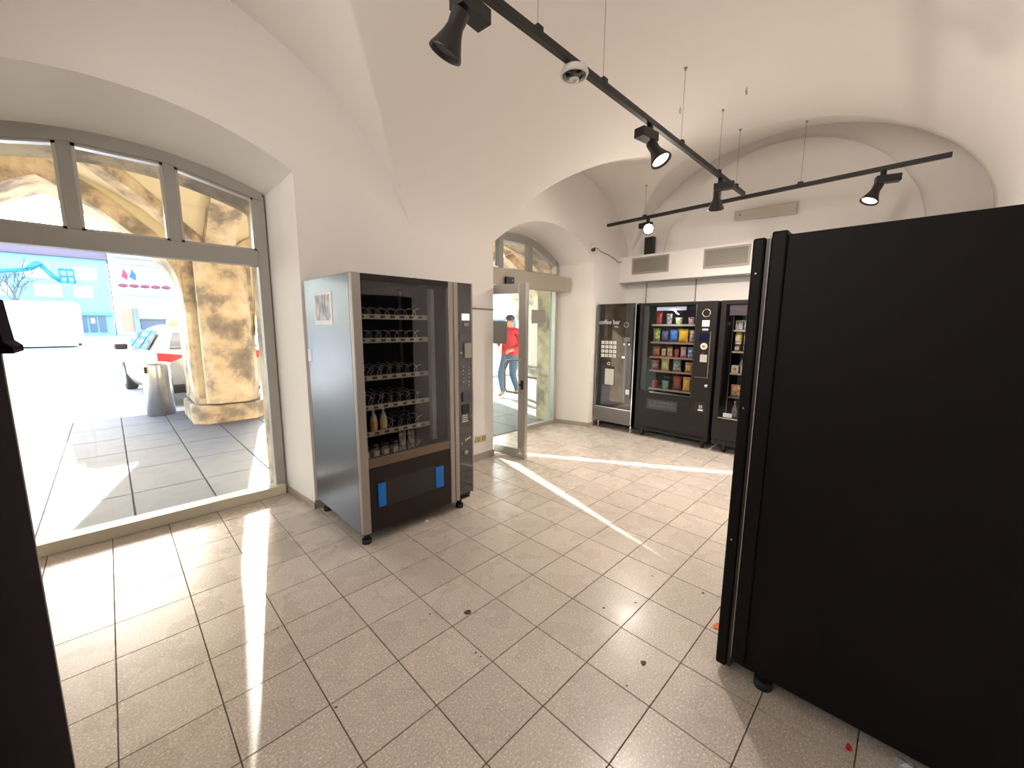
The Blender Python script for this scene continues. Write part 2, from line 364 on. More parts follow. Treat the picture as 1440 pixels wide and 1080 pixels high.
for xj, zj in top[1:3]: m_.box(xj-.035, y0-.0045, zj-.045, xj+.035, y1-.006, zj+.09)
m_.build('head_rail', FRAMEP, window)
MB().box(xl+.06, y0-.01, 1.965, xr-.075, y1, 2.085).build('transom', FRAMEP, window, bevel=.004)
MB().box(xl+.06, y0-.05, 0.0, xr-.01, y1, .085).build('sill', mat('sill_paint', (.72, .66, .52), .45), window, bevel=.006)
for xm in (m1x, m2x): MB().box(xm-.032, y0+.003, 2.085, xm+.032, y1-.004, 2.65).build('mullion', FRAMEP, window, bevel=.003)
def ztop(x):
    for a, b in zip(top, top[1:]):
        if a[0] <= x <= b[0]: return a[1]+(b[1]-a[1])*(x-a[0])/(b[0]-a[0])-.055
    return 2.5
for a, b in ((xl+.06, m1x-.032), (m1x+.032, m2x-.032), (m2x+.032, xr-.075)):
    s_ = MB(); w = .018
    s_.box(a, y0+.01, 2.085, b, y1-.01, 2.085+w); s_.box(a, y0+.01, 2.085, a+w, y1-.01, ztop(a)); s_.box(b-w, y0+.01, 2.085, b, y1-.01, ztop(b))
    bar_xz(s_, (a, ztop(a)), (b, ztop(b)), w, y0+.01, y1-.01)
    so = s_.build('sash', ALU, window)
    MB().prism([(a+w, 2.1), (b-w, 2.1), (b-w, ztop(b-w)-w), (a+w, ztop(a+w)-w)], 1, YF+.008, YF+.014).build('pane', GLASS, so)
MB().box(xl+.06, YF+.008, .085, xr-.075, YF+.014, 1.965).build('pane', GLASS, window)
# ---- entrance: header box, toplight, side light, open leaf
yd0, yd1 = 3.83, 3.90
d_ = MB(); d_.box(3.05, yd0, 0, 3.10, yd1, 2.2); d_.box(4.735, yd0, 0, 4.80, yd1, 2.44); d_.box(4.03, yd0, 0, 4.075, yd1, 1.99)
door = struct(d_, 'door_1', ALU, bevel=.003)
MB().box(3.07, yd0, 2.17, 4.76, yd1, 2.24).build('transom', ALU, door)
dt = [(3.08, 2.40), (3.52, 2.635), (4.24, 2.63), (4.785, 2.40)]
m_ = MB()
for i, (a, b) in enumerate(zip(dt, dt[1:])): bar_xz(m_, (a[0], a[1]+.05), (b[0], b[1]+.05), .11, yd0-.002*(i % 2), yd1+.002*(i % 2))
for xj, zj in dt[1:3]: m_.box(xj-.04, yd0+.001, zj-.045, xj+.04, yd1-.006, zj+.09)
m_.build('head_rail', FRAMEP, door)
def zt2(x):
    for a, b in zip(dt, dt[1:]):
        if a[0] <= x <= b[0]: return a[1]+(b[1]-a[1])*(x-a[0])/(b[0]-a[0])-.06
    return 2.3
for xm in (3.62, 4.17): MB().box(xm-.04, yd0-.005, 2.2, xm+.04, yd1, 2.60).build('mullion', FRAMEP, door)
for a, b in ((3.10, 3.58), (3.66, 4.13), (4.21, 4.735)):
    MB().prism([(a, 2.24), (b, 2.24), (b, zt2(b)), (a, zt2(a))], 1, 3.862, 3.868).build('pane', GLASS, door)
DGLASS = glass_mat('greenish_door_glass', (.90, .97, .95), .9)
MB().box(4.075, 3.862, .06, 4.735, 3.868, 1.975).build('side_light', DGLASS, door)
MB().box(4.63, 3.84, .06, 4.66, 3.85, 1.975).build('glazing_strip', mat('green_glass_edge', (.42, .58, .52), .3), door)
MB().box(4.075, yd0, 0, 4.735, yd1, .06).build('bottom_rail', ALU, door)
MB().box(4.24, 3.855, 1.53, 4.53, 3.861, 1.72).build('grey_sticker', GREYLAB, door)
h = thing('door_operator', 'long beige motor housing over the glass entrance door', 'door operator', (3.95, 3.65, 1.98))
MB().box(3.05, 3.62, 1.985, 4.81, 3.83, 2.185).build('housing', mat('beige_housing', (.43, .38, .31), .45), h, bevel=.006)
MB().box(3.48, 3.585, 2.0, 3.62, 3.62, 2.085).build('sensor', BLACK2, h, bevel=.006)
MB().lathe([(.014, 0), (.010, .006)], (3.585, 3.585, 2.045), (0, -1, 0), 10).build('sensor_lens', GREYLAB, h)
# leaf (open inward)
H = Vector((3.075, 3.86, 0)); U = Vector((.135, -.99, 0)).normalized(); Nn = Vector((-U.y, U.x, 0))
leaf = thing('door_leaf', 'open glass door leaf in a worn aluminium frame with pull handle', 'door', (3.075, 3.86, 0))
LW = .90
def leafbox(m, a, b, z0, z1, t=.025, off=0):
    pts = [H+U*a+Nn*(off-t), H+U*b+Nn*(off-t), H+U*b+Nn*(off+t), H+U*a+Nn*(off+t)]
    m.add([(p.x, p.y, z0) for p in pts]+[(p.x, p.y, z1) for p in pts], [(3, 2, 1, 0), (4, 5, 6, 7), (0, 1, 5, 4), (1, 2, 6, 5), (2, 3, 7, 6), (3, 0, 4, 7)]); return m
leafbox(MB(), LW-.10, LW, .012, 1.945).build('stile', ALU, leaf, bevel=.004)
leafbox(MB(), 0, .09, .012, 1.945).build('stile', ALU, leaf, bevel=.004)
leafbox(MB(), .09, LW-.10, 1.845, 1.945).build('top_rail', ALU, leaf, bevel=.003)
leafbox(MB(), .09, LW-.10, .012, .11).build('bottom_rail', ALU, leaf, bevel=.003)
leafbox(MB(), .09, LW-.10, .11, 1.845, .004).build('glass', DGLASS, leaf)
leafbox(MB(), .38, .63, 1.29, 1.545, .0015, -.007).build('grey_sticker', GREYLAB, leaf)
hp = H+U*(LW-.06)-Nn*.0
def hpt(du, dn, z): q = H+U*(LW-.06+du)+Nn*dn; return (q.x, q.y, z)
sgn = -1
MB().tube([hpt(0, 0, 1.12), hpt(-.02, sgn*.05, 1.12), hpt(-.16, sgn*.07, 1.115), hpt(-.19, sgn*.07, 1.08), hpt(-.19, sgn*.07, .80), hpt(-.16, sgn*.07, .765), hpt(-.02, sgn*.05, .76), hpt(0, 0, .76)], .011, 8).build('pull_handle', ALU, leaf)
m_ = MB(); m_.box(*hpt(.0, sgn*.02, .80), *hpt(.03, sgn*.035, .90)); m_.cyl(hpt(.01, 0, .85), hpt(.01, sgn*.06, .85), .012); m_.build('lock', BLACK2, leaf)
m_ = MB(); m_.box(*hpt(-.02, sgn*.02, .06), *hpt(.02, sgn*.035, .20)); m_.build('floor_bolt', CHROME, leaf)
# ================================================================ TRACK LIGHTING
ZT, YT, XT = 2.90, 1.46, 4.91
track = thing('lighting_track', 'black suspended lighting track running down the middle of the vault', 'track', (2.5, YT, ZT))
MB().box(-1.6, YT-.018, ZT-.02, XT+.018, YT+.018, ZT+.018).build('rail', BLACK2, track, bevel=.003)
track2 = thing('lighting_track', 'black cross track ending over the entrance door and back machines', 'track', (5.05, 1.5, ZT))
MB().prism([(5.125-.018, 3.24), (5.125+.018, 3.24), (4.995+.018, -.05), (4.995-.018, -.05)], 2, ZT-.02, ZT+.018).build('rail', BLACK2, track2, bevel=.003)
def x2(y): return 4.995+(5.125-4.995)*(y+.05)/3.29
def wire(parent, x, y, clip=True):
    zt = Vz(x, y)
    MB().cyl((x, y, ZT+.02), (x, y, zt), .0018, 5).build('suspension_wire', WIRE, parent)
    MB().lathe([(.007, 0), (.007, .012), (.014, .014), (.014, .018)], (x, y, zt-.018), (0, 0, 1), 8).build('ceiling_hook', WIRE, parent)
    MB().box(x-.022, y-.022, ZT-.006, x+.022, y+.022, ZT+.036).build('wire_clip', BLACK2, parent, bevel=.004)
for x in (1.62, 2.20, 3.31, 4.15, 4.66): wire(track, x, YT)
for y in (2.67, .98): wire(track2, x2(y), y)
def spot(px_, py_, drv, head, lab, lit=True, power=1.0):
    # drv: unit vector (xy) of the driver box relative to the clamp ; head: aim direction
    c = Vector((px_, py_, ZT-.02)); s = thing('track_spotlight', lab, 'spotlight', tuple(c), 'spotlights on the ceiling tracks')
    d = Vector((*drv, 0)).normalized(); n = Vector((-d.y, d.x, 0))
    MB().cyl(c, c-Vector((0, 0, .05)), .022, 12).build('adapter', BLACK2, s)
    a = c-Vector((0, 0, .075)); q = [a+d*.0+n*.04, a+d*.17+n*.04, a+d*.17-n*.04, a-n*.04]; q = [p-d*.05 for p in q]
    MB().add([(p.x, p.y, p.z-.03) for p in q]+[(p.x, p.y, p.z+.03) for p in q], [(3, 2, 1, 0), (4, 5, 6, 7), (0, 1, 5, 4), (1, 2, 6, 5), (2, 3, 7, 6), (3, 0, 4, 7)]).build('driver_box', BLACK2, s, bevel=.003)
    hd = Vector(head).normalized(); o = a-d*.02-Vector((0, 0, .035))
    MB().lathe([(.036, 0), (.036, .03), (.034, .06), (.042, .09), (.058, .13), (.070, .155), (.072, .165), (.064, .165), (.058, .15)], o, hd, 24, cap=False).build('lamp_head', BLACK2, s)
    e = o+hd*.152
    MB().lathe([(.0005, 0), (.058, 0)], e, hd, 20, cap=False).build('lens', (LEDG if 'glaring' in lab else LEDW) if lit else BLACK2, s)
    if lit:
        l = bpy.data.lights.new('spot_lamp', 'SPOT'); l.energy = SPOT_W*power; l.color = (1, .89, .79); l.spot_size = math.radians(165); l.spot_blend = 1.0; l.shadow_soft_size = .05
        lo = bpy.data.objects.new('spot_lamp', l); C.objects.link(lo); lo.location = Vector(e+hd*.02)-c; lo.parent = s
        lo.rotation_euler = (-hd).to_track_quat('Z', 'Y').to_euler()
    return s
spot(1.17, YT, (1, .1), (-.25, .45, -1), 'unlit black spotlight nearest the camera at the top of the photo', lit=False)
spot(2.80, YT, (-1, .15), (-.02, -.45, -.75), 'lit black spotlight hanging under the middle of the long track')
spot(4.22, YT, (.2, -1), (.40, .15, -.9), 'black spotlight with lens turned away next to the track junction', power=1.1)
spot(x2(2.62), 2.62, (.2, 1), (-.75, -.35, -.30), 'glaring spotlight near the free end of the cross track', power=.8)
spot(x2(.36), .36, (.3, -1), (-.35, .35, -1), 'lit black spotlight on the cross track over the big black machine')
# dome device under the track
t = thing('smoke_detector', 'round white detector with dark dome fixed beneath the long track', 'detector', (1.92, YT, ZT-.02))
MB().lathe([(.03, 0), (.07, .01), (.078, .03), (.072, .042), (.066, .046), (.060, .036)], (1.92, YT, ZT-.02), (0, 0, -1), 28, cap=False).build('housing', WHITEP, t)
MB().lathe([(.062, .036), (.058, .044), (.040, .056), (.028, .060)], (1.92, YT, ZT-.02), (0, 0, -1), 28, cap=False).build('dark_dome', DARKGL, t)
MB().lathe([(.029, .056), (.026, .066), (.012, .066), (.011, .060), (.0005, .060)], (1.92, YT, ZT-.02), (0, 0, -1), 20, cap=False).build('centre_ring', WHITEP, t)
# small dome camera by the door arch, with cable
t = thing('dome_camera', 'small white dome camera beside the entrance arch', 'camera', (4.93, YW+.03, 2.55))
MB().lathe([(.055, 0), (.055, .03), (.045, .05)], (4.90, YW-.0, 2.60), (-.1, -.6, -1), 20).build('mount', WHITEP, t)
MB().lathe([(.034, .045), (.033, .058), (.026, .074), (.012, .083), (.0005, .085)], (4.90, YW, 2.60), (-.1, -.6, -1), 20, cap=False).build('dome', DARKGL, t)
tag(MB().tube([(5.0, YW-.012, 2.59), (5.10, YW-.012, 2.555), (5.3, YW-.012, 2.535), (5.5, YW-.012, 2.50), (5.57, YW-.012, 2.46), (5.63, YW-.02, 2.46), (5.70, YW-.05, 2.50), (5.75, YW-.1, 2.545), (5.80, YW-.2, 2.545)], .006, 6).build('camera_cable', CABLE), 'thin grey cable from the dome camera to the bulkhead', 'cable')
tag(MB().tube([(2.04, YW-.008, 1.72), (2.2, YW-.008, 1.69), (2.5, YW-.008, 1.675), (2.8, YW-.008, 1.672), (3.03, YW-.008, 1.67)], .006, 6).build('wall_cable', mat('brown_cable', (.18, .12, .08), .6)), 'brown cable running from the left vending machine to the door', 'cable')
# wall lamp above the bulkhead
t = thing('emergency_light', 'pale box-shaped emergency luminaire tilted on the back wall', 'wall light', (5.86, 1.47, 2.9))
m_ = MB(); m_.add([(5.80, 1.81, 2.845), (5.88, 1.81, 2.845), (5.88, 1.14, 2.81), (5.80, 1.14, 2.81), (5.80, 1.81, 2.955), (5.88, 1.81, 2.975), (5.88, 1.14, 2.965), (5.80, 1.14, 2.945)], [(3, 2, 1, 0), (4, 5, 6, 7), (0, 1, 5, 4), (1, 2, 6, 5), (2, 3, 7, 6), (3, 0, 4, 7)])
m_.build('housing', mat('luminaire_cream', (.55, .50, .42), .4), t, bevel=.012)
MB().box(5.88, 1.42, 2.80, 5.90, 1.52, 3.02).build('bracket', WHITEP, t)
MB().lathe([(.009, 0), (.009, .004)], (5.80, 1.74, 2.9), (-1, 0, 0), 8).build('test_button', BLACK2, t)
tag(MB().tube([(5.89, 1.49, 2.81), (5.885, 1.50, 2.72), (5.89, 1.53, 2.6), (5.89, 1.53, 2.54)], .006, 6).build('lamp_cable', CABLE), 'cable dropping from the emergency luminaire to the bulkhead', 'cable')
tag(MB().box(5.76, 2.86, 2.535, 5.84, 3.0, 2.80).build('speaker_column', BLACK2, bevel=.005), 'slim black column speaker standing on the bulkhead below the glaring lamp', 'speaker')
for (y, lab) in ((2.99, 'grey conduit stub above the coffee machine'), (2.255, 'grey conduit stub above the snack machine')):
    tag(MB().tube([(5.885, y, 2.155), (5.885, y, 1.75)], .008, 6).build('conduit', CABLE), lab, 'conduit')
# ceiling hooks
for (x, y, lab) in ((3.90, 1.20, 'small empty hook with ring in the vault above the tracks'), (3.82, 1.71, 'tiny loose hook in the vault left of the long track')):
    z = Vz(x, y); pts = [(x+.016*math.cos(a*PI/6), y, z-.035+.016*math.sin(a*PI/6)) for a in range(13)]
    m_ = MB(); m_.tube(pts, .003, 6); m_.cyl((x, y, z), (x, y, z-.02), .003, 6)
    tag(m_.build('ceiling_hook', WIRE), lab, 'hook')
# socket on the pillar
t = thing('wall_socket', 'double yellowed wall socket low on the pillar', 'socket', (2.845, YW, .235))
MB().box(2.76, YW-.010, .20, 2.92, YW, .275).build('plate', mat('yellowed_plastic', (.62, .50, .28), .4), t, bevel=.003)
for x in (2.80, 2.88): MB().lathe([(.022, 0), (.022, .004), (.017, .004), (.016, -.004), (.0005, -.004)], (x, YW-.010, .237), (0, -1, 0), 16, cap=False).build('outlet', mat('socket_dark', (.12, .08, .05), .5), t)
# ================================================================ products
def bag_mb(w, h, d, n=8, m2=.75):
    m = MB(); vs_ = []; nx_, nz_ = 6, 8
    for s_ in (-1, 1):
        for j in range(nz_+1):
            for i in range(nx_+1):
                u = i/nx_*2-1; v = j/nz_
                prof = math.sin(PI*min(1, max(0, v)))**.55 if 0 < v < 1 else 0
                t = s_*d/2*prof*(1-abs(u)**2.5)**.6
                pin = 1-.10*math.sin(PI*v)
                vs_.append((t, u*w/2*pin, v*h))
    k = (nx_+1)*(nz_+1); fs = []
    for s_ in range(2):
        for j in range(nz_):
            for i in range(nx_):
                a = s_*k+j*(nx_+1)+i; q = (a, a+1, a+nx_+2, a+nx_+1); fs.append(q if s_ else q[::-1])
    m.add(vs_, fs, True); return m
def bag(loc, w, h, mt, lab, cat='snack bag', group=None, rz=0, seal=None):
    o = bag_mb(w, h, min(w, .09)*.7).build('snack_bag', mt); tag(o, lab, cat, group); o.location = loc; o.rotation_euler = (0, 0, rz)
    s_ = MB().box(-.004, -w*.46, h-.006, .004, w*.46, h+.008).build('top_seal', seal or mt, o); return o
def pot(loc, r, h, mt, lid, lab, name='pot', cat='pot', group=None, lidh=.012):
    o = thing(name, lab, cat, loc, group); z = loc[2]
    MB().lathe([(r*.8, 0), (r*.86, h*.1), (r, h*.9), (r, h)], loc, (0, 0, 1), 16).build('body', mt, o)
    MB().lathe([(r*1.06, h), (r*1.06, h+lidh), (r*.9, h+lidh+.002)], loc, (0, 0, 1), 16).build('lid', lid, o); return o
def bottle(loc, r, h, mt, capm, labm, lab, group=None, name='bottle'):
    o = thing(name, lab, 'bottle', loc, group)
    MB().lathe([(r*.9, 0), (r, .01), (r, h*.5), (r*.85, h*.6), (r*.36, h*.78), (r*.32, h*.94)], loc, (0, 0, 1), 14).build('body', mt, o)
    MB().lathe([(r*.42, h*.90), (r*.42, h*1.0)], loc, (0, 0, 1), 12).build('cap', capm, o)
    MB().lathe([(r*1.02, h*.14), (r*1.02, h*.44)], loc, (0, 0, 1), 14, cap=False).build('label', labm, o); return o
def jar(loc, r, h, mt, capm, labm, lab, group=None, face=(0, -1)):
    o = thing('jar', lab, 'jar', loc, group)
    MB().lathe([(r*.9, 0), (r, .008), (r, h*.72), (r*.8, h*.82)], loc, (0, 0, 1), 16).build('body', mt, o)
    MB().lathe([(r*.9, h*.82), (r*.9, h)], loc, (0, 0, 1), 16).build('lid', capm, o)
    fx, fy = face; cx, cy, cz = loc; w = r*.62
    if fx: MB().box(cx+fx*r*1.04-.002, cy-w, cz+h*.12, cx+fx*r*1.04, cy+w, cz+h*.55).build('label', labm, o)
    else: MB().box(cx-w, cy+fy*r*1.04-.002, cz+h*.12, cx+w, cy+fy*r*1.04, cz+h*.55).build('label', labm, o)
    return o
# ================================================================ VENDING MACHINE BY THE PILLAR (faces -Y)
X0, X1, Y0, Y1, Zb, Zt = 1.078, 2.03, 2.47, 3.31, .09, 1.82
vm = thing('vending_machine', 'silver-edged glass-front vending machine with steel side beside the shop window', 'vending machine', (1.55, 2.9, 0), 'vending machines')
dz = Y0+.045
MB().box(X0, dz, Zb, X0+.014, Y1, Zt).build('side_panel', SIDE, vm, bevel=.003)
MB().box(X1-.014, dz, Zb, X1, Y1, Zt).build('side_panel', SIDE, vm, bevel=.003)
MB().box(X0+.014, dz, Zt-.014, X1-.014, Y1, Zt).build('top_panel', DARKBR, vm)
MB().box(X0+.014, dz, Zb, X1-.014, Y1, Zb+.014).build('base_panel', DARKBR, vm)
MB().box(X0+.014, Y1-.014, Zb+.014, X1-.014, Y1, Zt-.014).build('back_panel', INNER, vm)
MB().box(X0+.014, dz, Zb+.014, X1-.014, dz+.2, .50).build('hopper', BLACK2, vm)
MB().box(1.84, dz+.001, .50, 1.855, Y1-.014, Zt-.014).build('partition', INNER, vm)
MB().box(1.856, dz+.001, .50, X1-.014, Y1-.02, Zt-.014).build('electronics_box', BLACK2, vm)
door_ = MB().box(X0, Y0+.02, Zb+.005, 1.135, dz, Zt).build('door_frame', SILVER, vm, bevel=.004)
MB().box(X0, Y0, Zb+.005, 1.135, Y0+.02, Zt-.004).build('silver_strip', SILVER, vm, bevel=.005)
MB().box(1.803, Y0, Zb+.005, 1.843, Y0+.044, Zt-.004).build('silver_strip', SILVER, vm, bevel=.005)
MB().box(1.848, Y0, Zb+.005, 1.888, Y0+.044, Zt-.004).build('silver_strip', SILVER, vm, bevel=.005)
MB().box(X1-.012, Y0, Zb+.04, X1, Y0+.044, Zt-.004).build('silver_strip', SILVER, vm, bevel=.003)
MB().box(1.135, Y0+.008, 1.772, 1.803, dz, Zt-.004).build('header_panel', DARKBR, vm)
MB().box(1.135, Y0+.008, .545, 1.803, dz, .61).build('glass_bottom_rail', mat('bronze_rail', (.17, .12, .09), .3, .5), vm, bevel=.004)
lower = MB().box(1.135, Y0+.010, Zb+.005, 1.803, dz, .545).build('lower_panel', DARKBR, vm)
MB().box(1.135, Y0+.012, .61, 1.803, Y0+.017, 1.772).build('glass', MGLASS, vm)
fl_ = MB().box(1.250, Y0+.004, .258, 1.655, Y0+.012, .438).build('pickup_flap', mat('flap_dark', (.018, .012, .010), .3), vm, bevel=.004)
MB().box(1.243, Y0+.009, .248, 1.662, Y0+.0105, .448).build('flap_gap', BLACK2, vm)
for a, b in ((1.193, 1.248), (1.657, 1.727)): MB().box(a, Y0-.006, .262, b, Y0+.010, .427).build('blue_handle', BLUE, vm, bevel=.004)
# payment column
pc = MB().box(1.888, Y0+.004, Zb+.045, X1-.012, Y0+.044, Zt-.006).build('payment_column', DARKGL, vm)
yp = Y0+.003
MB().box(1.925, yp-.006, 1.535, 1.995, yp, 1.585).build('display', SCREEN, pc)
MB().box(1.945, yp-.005, 1.49, 1.99, yp, 1.515).build('label_strip', GREYLAB, pc)
MB().box(1.90, yp-.003, 1.385, 1.985, yp, 1.43).build('screen_band', mat('grey_band', (.10, .10, .11), .3), pc)
MB().box(1.945, yp-.010, 1.245, 2.012, yp, 1.36).build('coin_unit', SILVER, pc, bevel=.003)
MB().lathe([(.010, 0), (.010, .006)], (1.912, yp, 1.285), (0, -1, 0), 12).build('return_button', SILVER, pc)
for k in range(6):
    for x in (1.925, 1.978): MB().box(x, yp-.004, 1.02+k*.03, x+.018, yp, 1.036+k*.03).build('keypad_key', mat('key_grey', (.22, .22, .23), .4) if k == 0 and x < 1.93 else bpy.data.materials['key_grey'], pc)
MB().box(1.92, yp-.012, .90, 1.995, yp, .975).build('card_reader', mat('reader_grey', (.05, .055, .07), .3), pc, bevel=.004)
MB().box(1.915, yp-.008, .80, 1.99, yp, .875).build('note_slot', BLACK2, pc, bevel=.004)
for k in range(4): MB().box(1.92, yp-.003, .735-.0+k*.016, 1.975+random.uniform(-.02, .01), yp, .741+k*.016).build('instruction_line', WHITEP, pc)
for k in range(3): MB().box(1.945+k*.02, yp-.003, .576+k*.006, 1.957+k*.02, yp, .592+k*.006).build('logo_mark', WHITEP, pc)
MB().lathe([(.006, 0), (.006, .003)], (1.914, yp, .562), (0, -1, 0), 8).build('logo_dot', WHITEP, pc)
MB().lathe([(.022, 0), (.020, .004), (.008, .005)], (1.955, yp, .48), (0, -1, 0), 7).build('badge', GREYLAB, pc)
# feet and castors
for (x, y) in ((X0+.05, Y0+.07), (X1-.10, Y0+.07), (X0+.05, Y1-.07), (X1-.10, Y1-.07)):
    ft = MB().cyl((x, y, .0), (x, y, .03), .032, 16).build('foot', RUBBER, vm)
    MB().cyl((x, y, .03), (x, y, Zb+.01), .020, 10).build('foot_stem', BLACK2, ft)
MB().box(X0+.02, Y0+.03, Zb-.012, X1-.02, Y1-.02, Zb).build('base_frame', BLACK2, vm)
# shelves
coilm = None; COILM = mat('bright_coil_wire', (.80, .78, .74), .35, .5)
shelf_z = [1.556, 1.396, 1.14, .934, .748, .557]
def coil_mesh():
    n = 20; turns = 3; pts = []
    for k in range(n*turns+1):
        a = 2*PI*k/n+PI/2; pts.append((.031*math.cos(a), -.005+.40*k/(n*turns), .033+.031*math.sin(a)))
    return MB().tube(pts, .0026, 4)
for r_, z in enumerate(shelf_z):
    sh = MB().box(1.155, 2.62, z-.012, 1.70, 3.22, z-.006).build('shelf', INNER, vm)
    MB().box(1.155, 2.60, z-.022, 1.70, 2.62, z+.012).build('price_rail', RAIL, sh, bevel=.002)
    for k in range(7):
        x = 1.195+k*.0745
        MB().box(x-.02, 2.598, z-.013, x+.012, 2.600, z+.004).build('price_tag', mat('tag_dark', (.06, .05, .04), .5) if r_ == 0 and k == 0 else bpy.data.materials['tag_dark'], sh)
        if (r_ == 4 and k in (1, 2)) or (r_ == 5 and k < 6): continue
        if coilm is None: coilm = coil_mesh().build('coil', COILM, sh, fix=False); c_ = coilm
        else: c_ = coilm.copy(); C.objects.link(c_); c_.parent = sh
        c_.location = Vector((x, 2.625, z-.004))-Vector(vm['_w'])*1.0
        c_.rotation_euler = (0, 0, 0)
coil_me = coilm.data
for v in coil_me.vertices: v.co = v.co+Vector(vm['_w'])
MB().box(1.70, 2.56, .62, 1.735, 2.60, 1.76).build('lift_post', mat('grey_post', (.24, .23, .24), .35, .4), vm)
MB().box(1.64, 2.9, .62, 1.66, 2.92, 1.76).build('lift_post', bpy.data.materials['grey_post'], vm)
GLASSJ = mat('dark_preserve', (.10, .045, .03), .15, coat=.5); CREAMJ = mat('cream_label', (.62, .56, .46), .5)
HONEY = mat('amber_preserve', (.42, .18, .05), .15, coat=.4); WINE = mat('pale_bottle', (.62, .55, .42), .12, coat=.6)
names = ('first', 'second', 'third', 'fourth')
for k in range(4):
    jar((1.195+k*.0745, 2.655, shelf_z[5]), .030, .095, GLASSJ, mat('jar_lid_dark', (.06, .04, .035), .4) if k == 0 else bpy.data.materials['jar_lid_dark'], CREAMJ,
        '%s dark jar from the left on the bottom shelf of the silver-edged machine' % names[k], 'jars on the bottom shelf')
KRAFT = patchy('kraft_paper_bag', (.30, .22, .15), (.60, .55, .46), 40)
for k in (4, 5): bag((1.195+k*.0745, 2.66, shelf_z[5]), .062, .135, KRAFT, 'pale paper bag on the bottom shelf, %s' % ('right beside the jars' if k == 4 else 'next to the empty coil'), rz=-PI/2, group='paper bags on the bottom shelf')
for k, mt, cl in ((1, mat('orange_label', (.75, .33, .10), .5), 'orange'), (2, mat('yellow_label', (.75, .60, .15), .5), 'yellow')):
    bottle((1.195+k*.0745, 2.655, shelf_z[4]), .026, .165, WINE, WHITEP, mt, 'slim pale bottle with %s label on the second lowest shelf' % cl, 'slim bottles by the coils')
# stickers on the side
t = thing('photo_print', 'white-framed photo print stuck on the steel side of the vending machine', 'photo', (X0, 2.95, 1.49))
MB().box(X0-.002, 2.79, 1.495, X0-.0004, 3.118, 1.72).build('paper', PAPER, t); MB().box(X0-.0028, 2.82, 1.525, X0-.002, 3.09, 1.70).build('picture', photo_mat(), t)
tag(MB().prism([(3.23, 1.22), (3.315, 1.215), (3.305, 1.31), (3.235, 1.315)], 0, X0-.0016, X0-.0004).build('torn_sticker', PAPER), 'torn pale sticker remnant on the steel side below the photo', 'sticker')
tag(MB().lathe([(.02, 0), (.028, .012), (.02, .03), (.005, .035)], (1.60, 2.62, Zt), (0, 0, 1), 9).build('crumpled_paper', PAPER), 'small crumpled white paper on top of the left vending machine', 'litter')
# ================================================================ BACK WALL MACHINES (face -X)
XFm = 5.05
# ---- coffee machine
Ya, Yb = 2.69, 3.30
cm = thing('coffee_machine', 'narrow glossy black coffee vending machine in the corner beside the door', 'coffee machine', (5.4, 3.0, 0), 'vending machines')
MB().box(XFm+.05, Ya, .13, 5.80, Yb, 1.81).build('cabinet', BLACK, cm, bevel=.004)
dr = MB().box(XFm, Ya+.015, .33, XFm+.048, Yb-.012, 1.805).build('door', DARKGL, cm, bevel=.003)
MB().box(XFm-.004, Ya, .125, XFm+.05, Ya+.014, 1.81).build('edge_trim', CHROME, cm)
MB().box(XFm-.002, Yb-.010, .125, XFm+.05, Yb, 1.81).build('edge_trim', SILVER, cm)
MB().box(XFm, Ya+.014, .11, XFm+.048, Yb-.012, .322).build('kick_panel', mat('satin_dark_steel', (.16, .15, .15), .32, .7), cm)
MB().box(XFm-.006, Ya+.014, .318, XFm+.01, Yb-.012, .330).build('trim_line', CHROME, cm)
for (y, x) in ((Ya+.03, XFm+.05), (Yb-.05, XFm+.05), (Ya+.03, 5.75), (Yb-.05, 5.75)): MB().cyl((x, y, 0), (x, y, .13), .014, 10).build('leg', CHROME, cm)
text('lettering', 'coffee bar', .088, WHITEP, dr, (XFm-.002, 3.285-.02, 1.525), (PI/2, 0, -PI/2), spacing=.95)
text('lettering', 'coffee', .028, WHITEP, dr, (XFm-.002, 3.02, 1.485), (PI/2, .1, -PI/2))
for r_ in range(4):
    for k in range(4):
        y = 3.19-k*.064; z = 1.265-r_*.062
        kb = MB().box(XFm-.006, y-.047+.02, z-.024+.0, XFm, y+.024, z+.022).build('selection_button', WHITEP, dr, bevel=.003)
        MB().box(XFm-.0068, y-.006, z-.006, XFm-.006, y+.008, z+.006).build('key_mark', BLACK2, kb)
MB().lathe([(.036, 0), (.036, .004), (.031, .004), (.031, 0)], (XFm, 2.832, 1.515), (-1, 0, 0), 24, cap=False).build('coin_ring', CHROME, dr)
MB().box(XFm-.002, 2.765, 1.29, XFm, 2.86, 1.345).build('display', mat('dim_display', (.16, .16, .16), .3), dr)
for y in (2.85, 2.775): MB().box(XFm-.004, y-.012, 1.235, XFm, y+.012, 1.262).build('small_button', WHITEP, dr)
MB().box(XFm-.006, 2.83, 1.055, XFm, 2.875, 1.08).build('coin_slot', CHROME, dr)
bay = MB().box(XFm-.003, 2.985, .655, XFm, 3.195, .925).build('cup_bay', BLACK2, dr)
MB().box(XFm-.006, 2.99, .66, XFm-.003, 3.135, .89).build('bay_flap', mat('frosted_flap', (.50, .50, .46), .2, .2), bay)
MB().lathe([(.024, 0), (.024, .005), (.014, .005), (.014, 0)], (XFm, 3.08, .965), (-1, 0, 0), 20, cap=False).build('tap_ring', CHROME, dr)
MB().box(XFm-.004, 2.74, .55, XFm, 2.795, .62).build('change_cup', PAPER, dr)
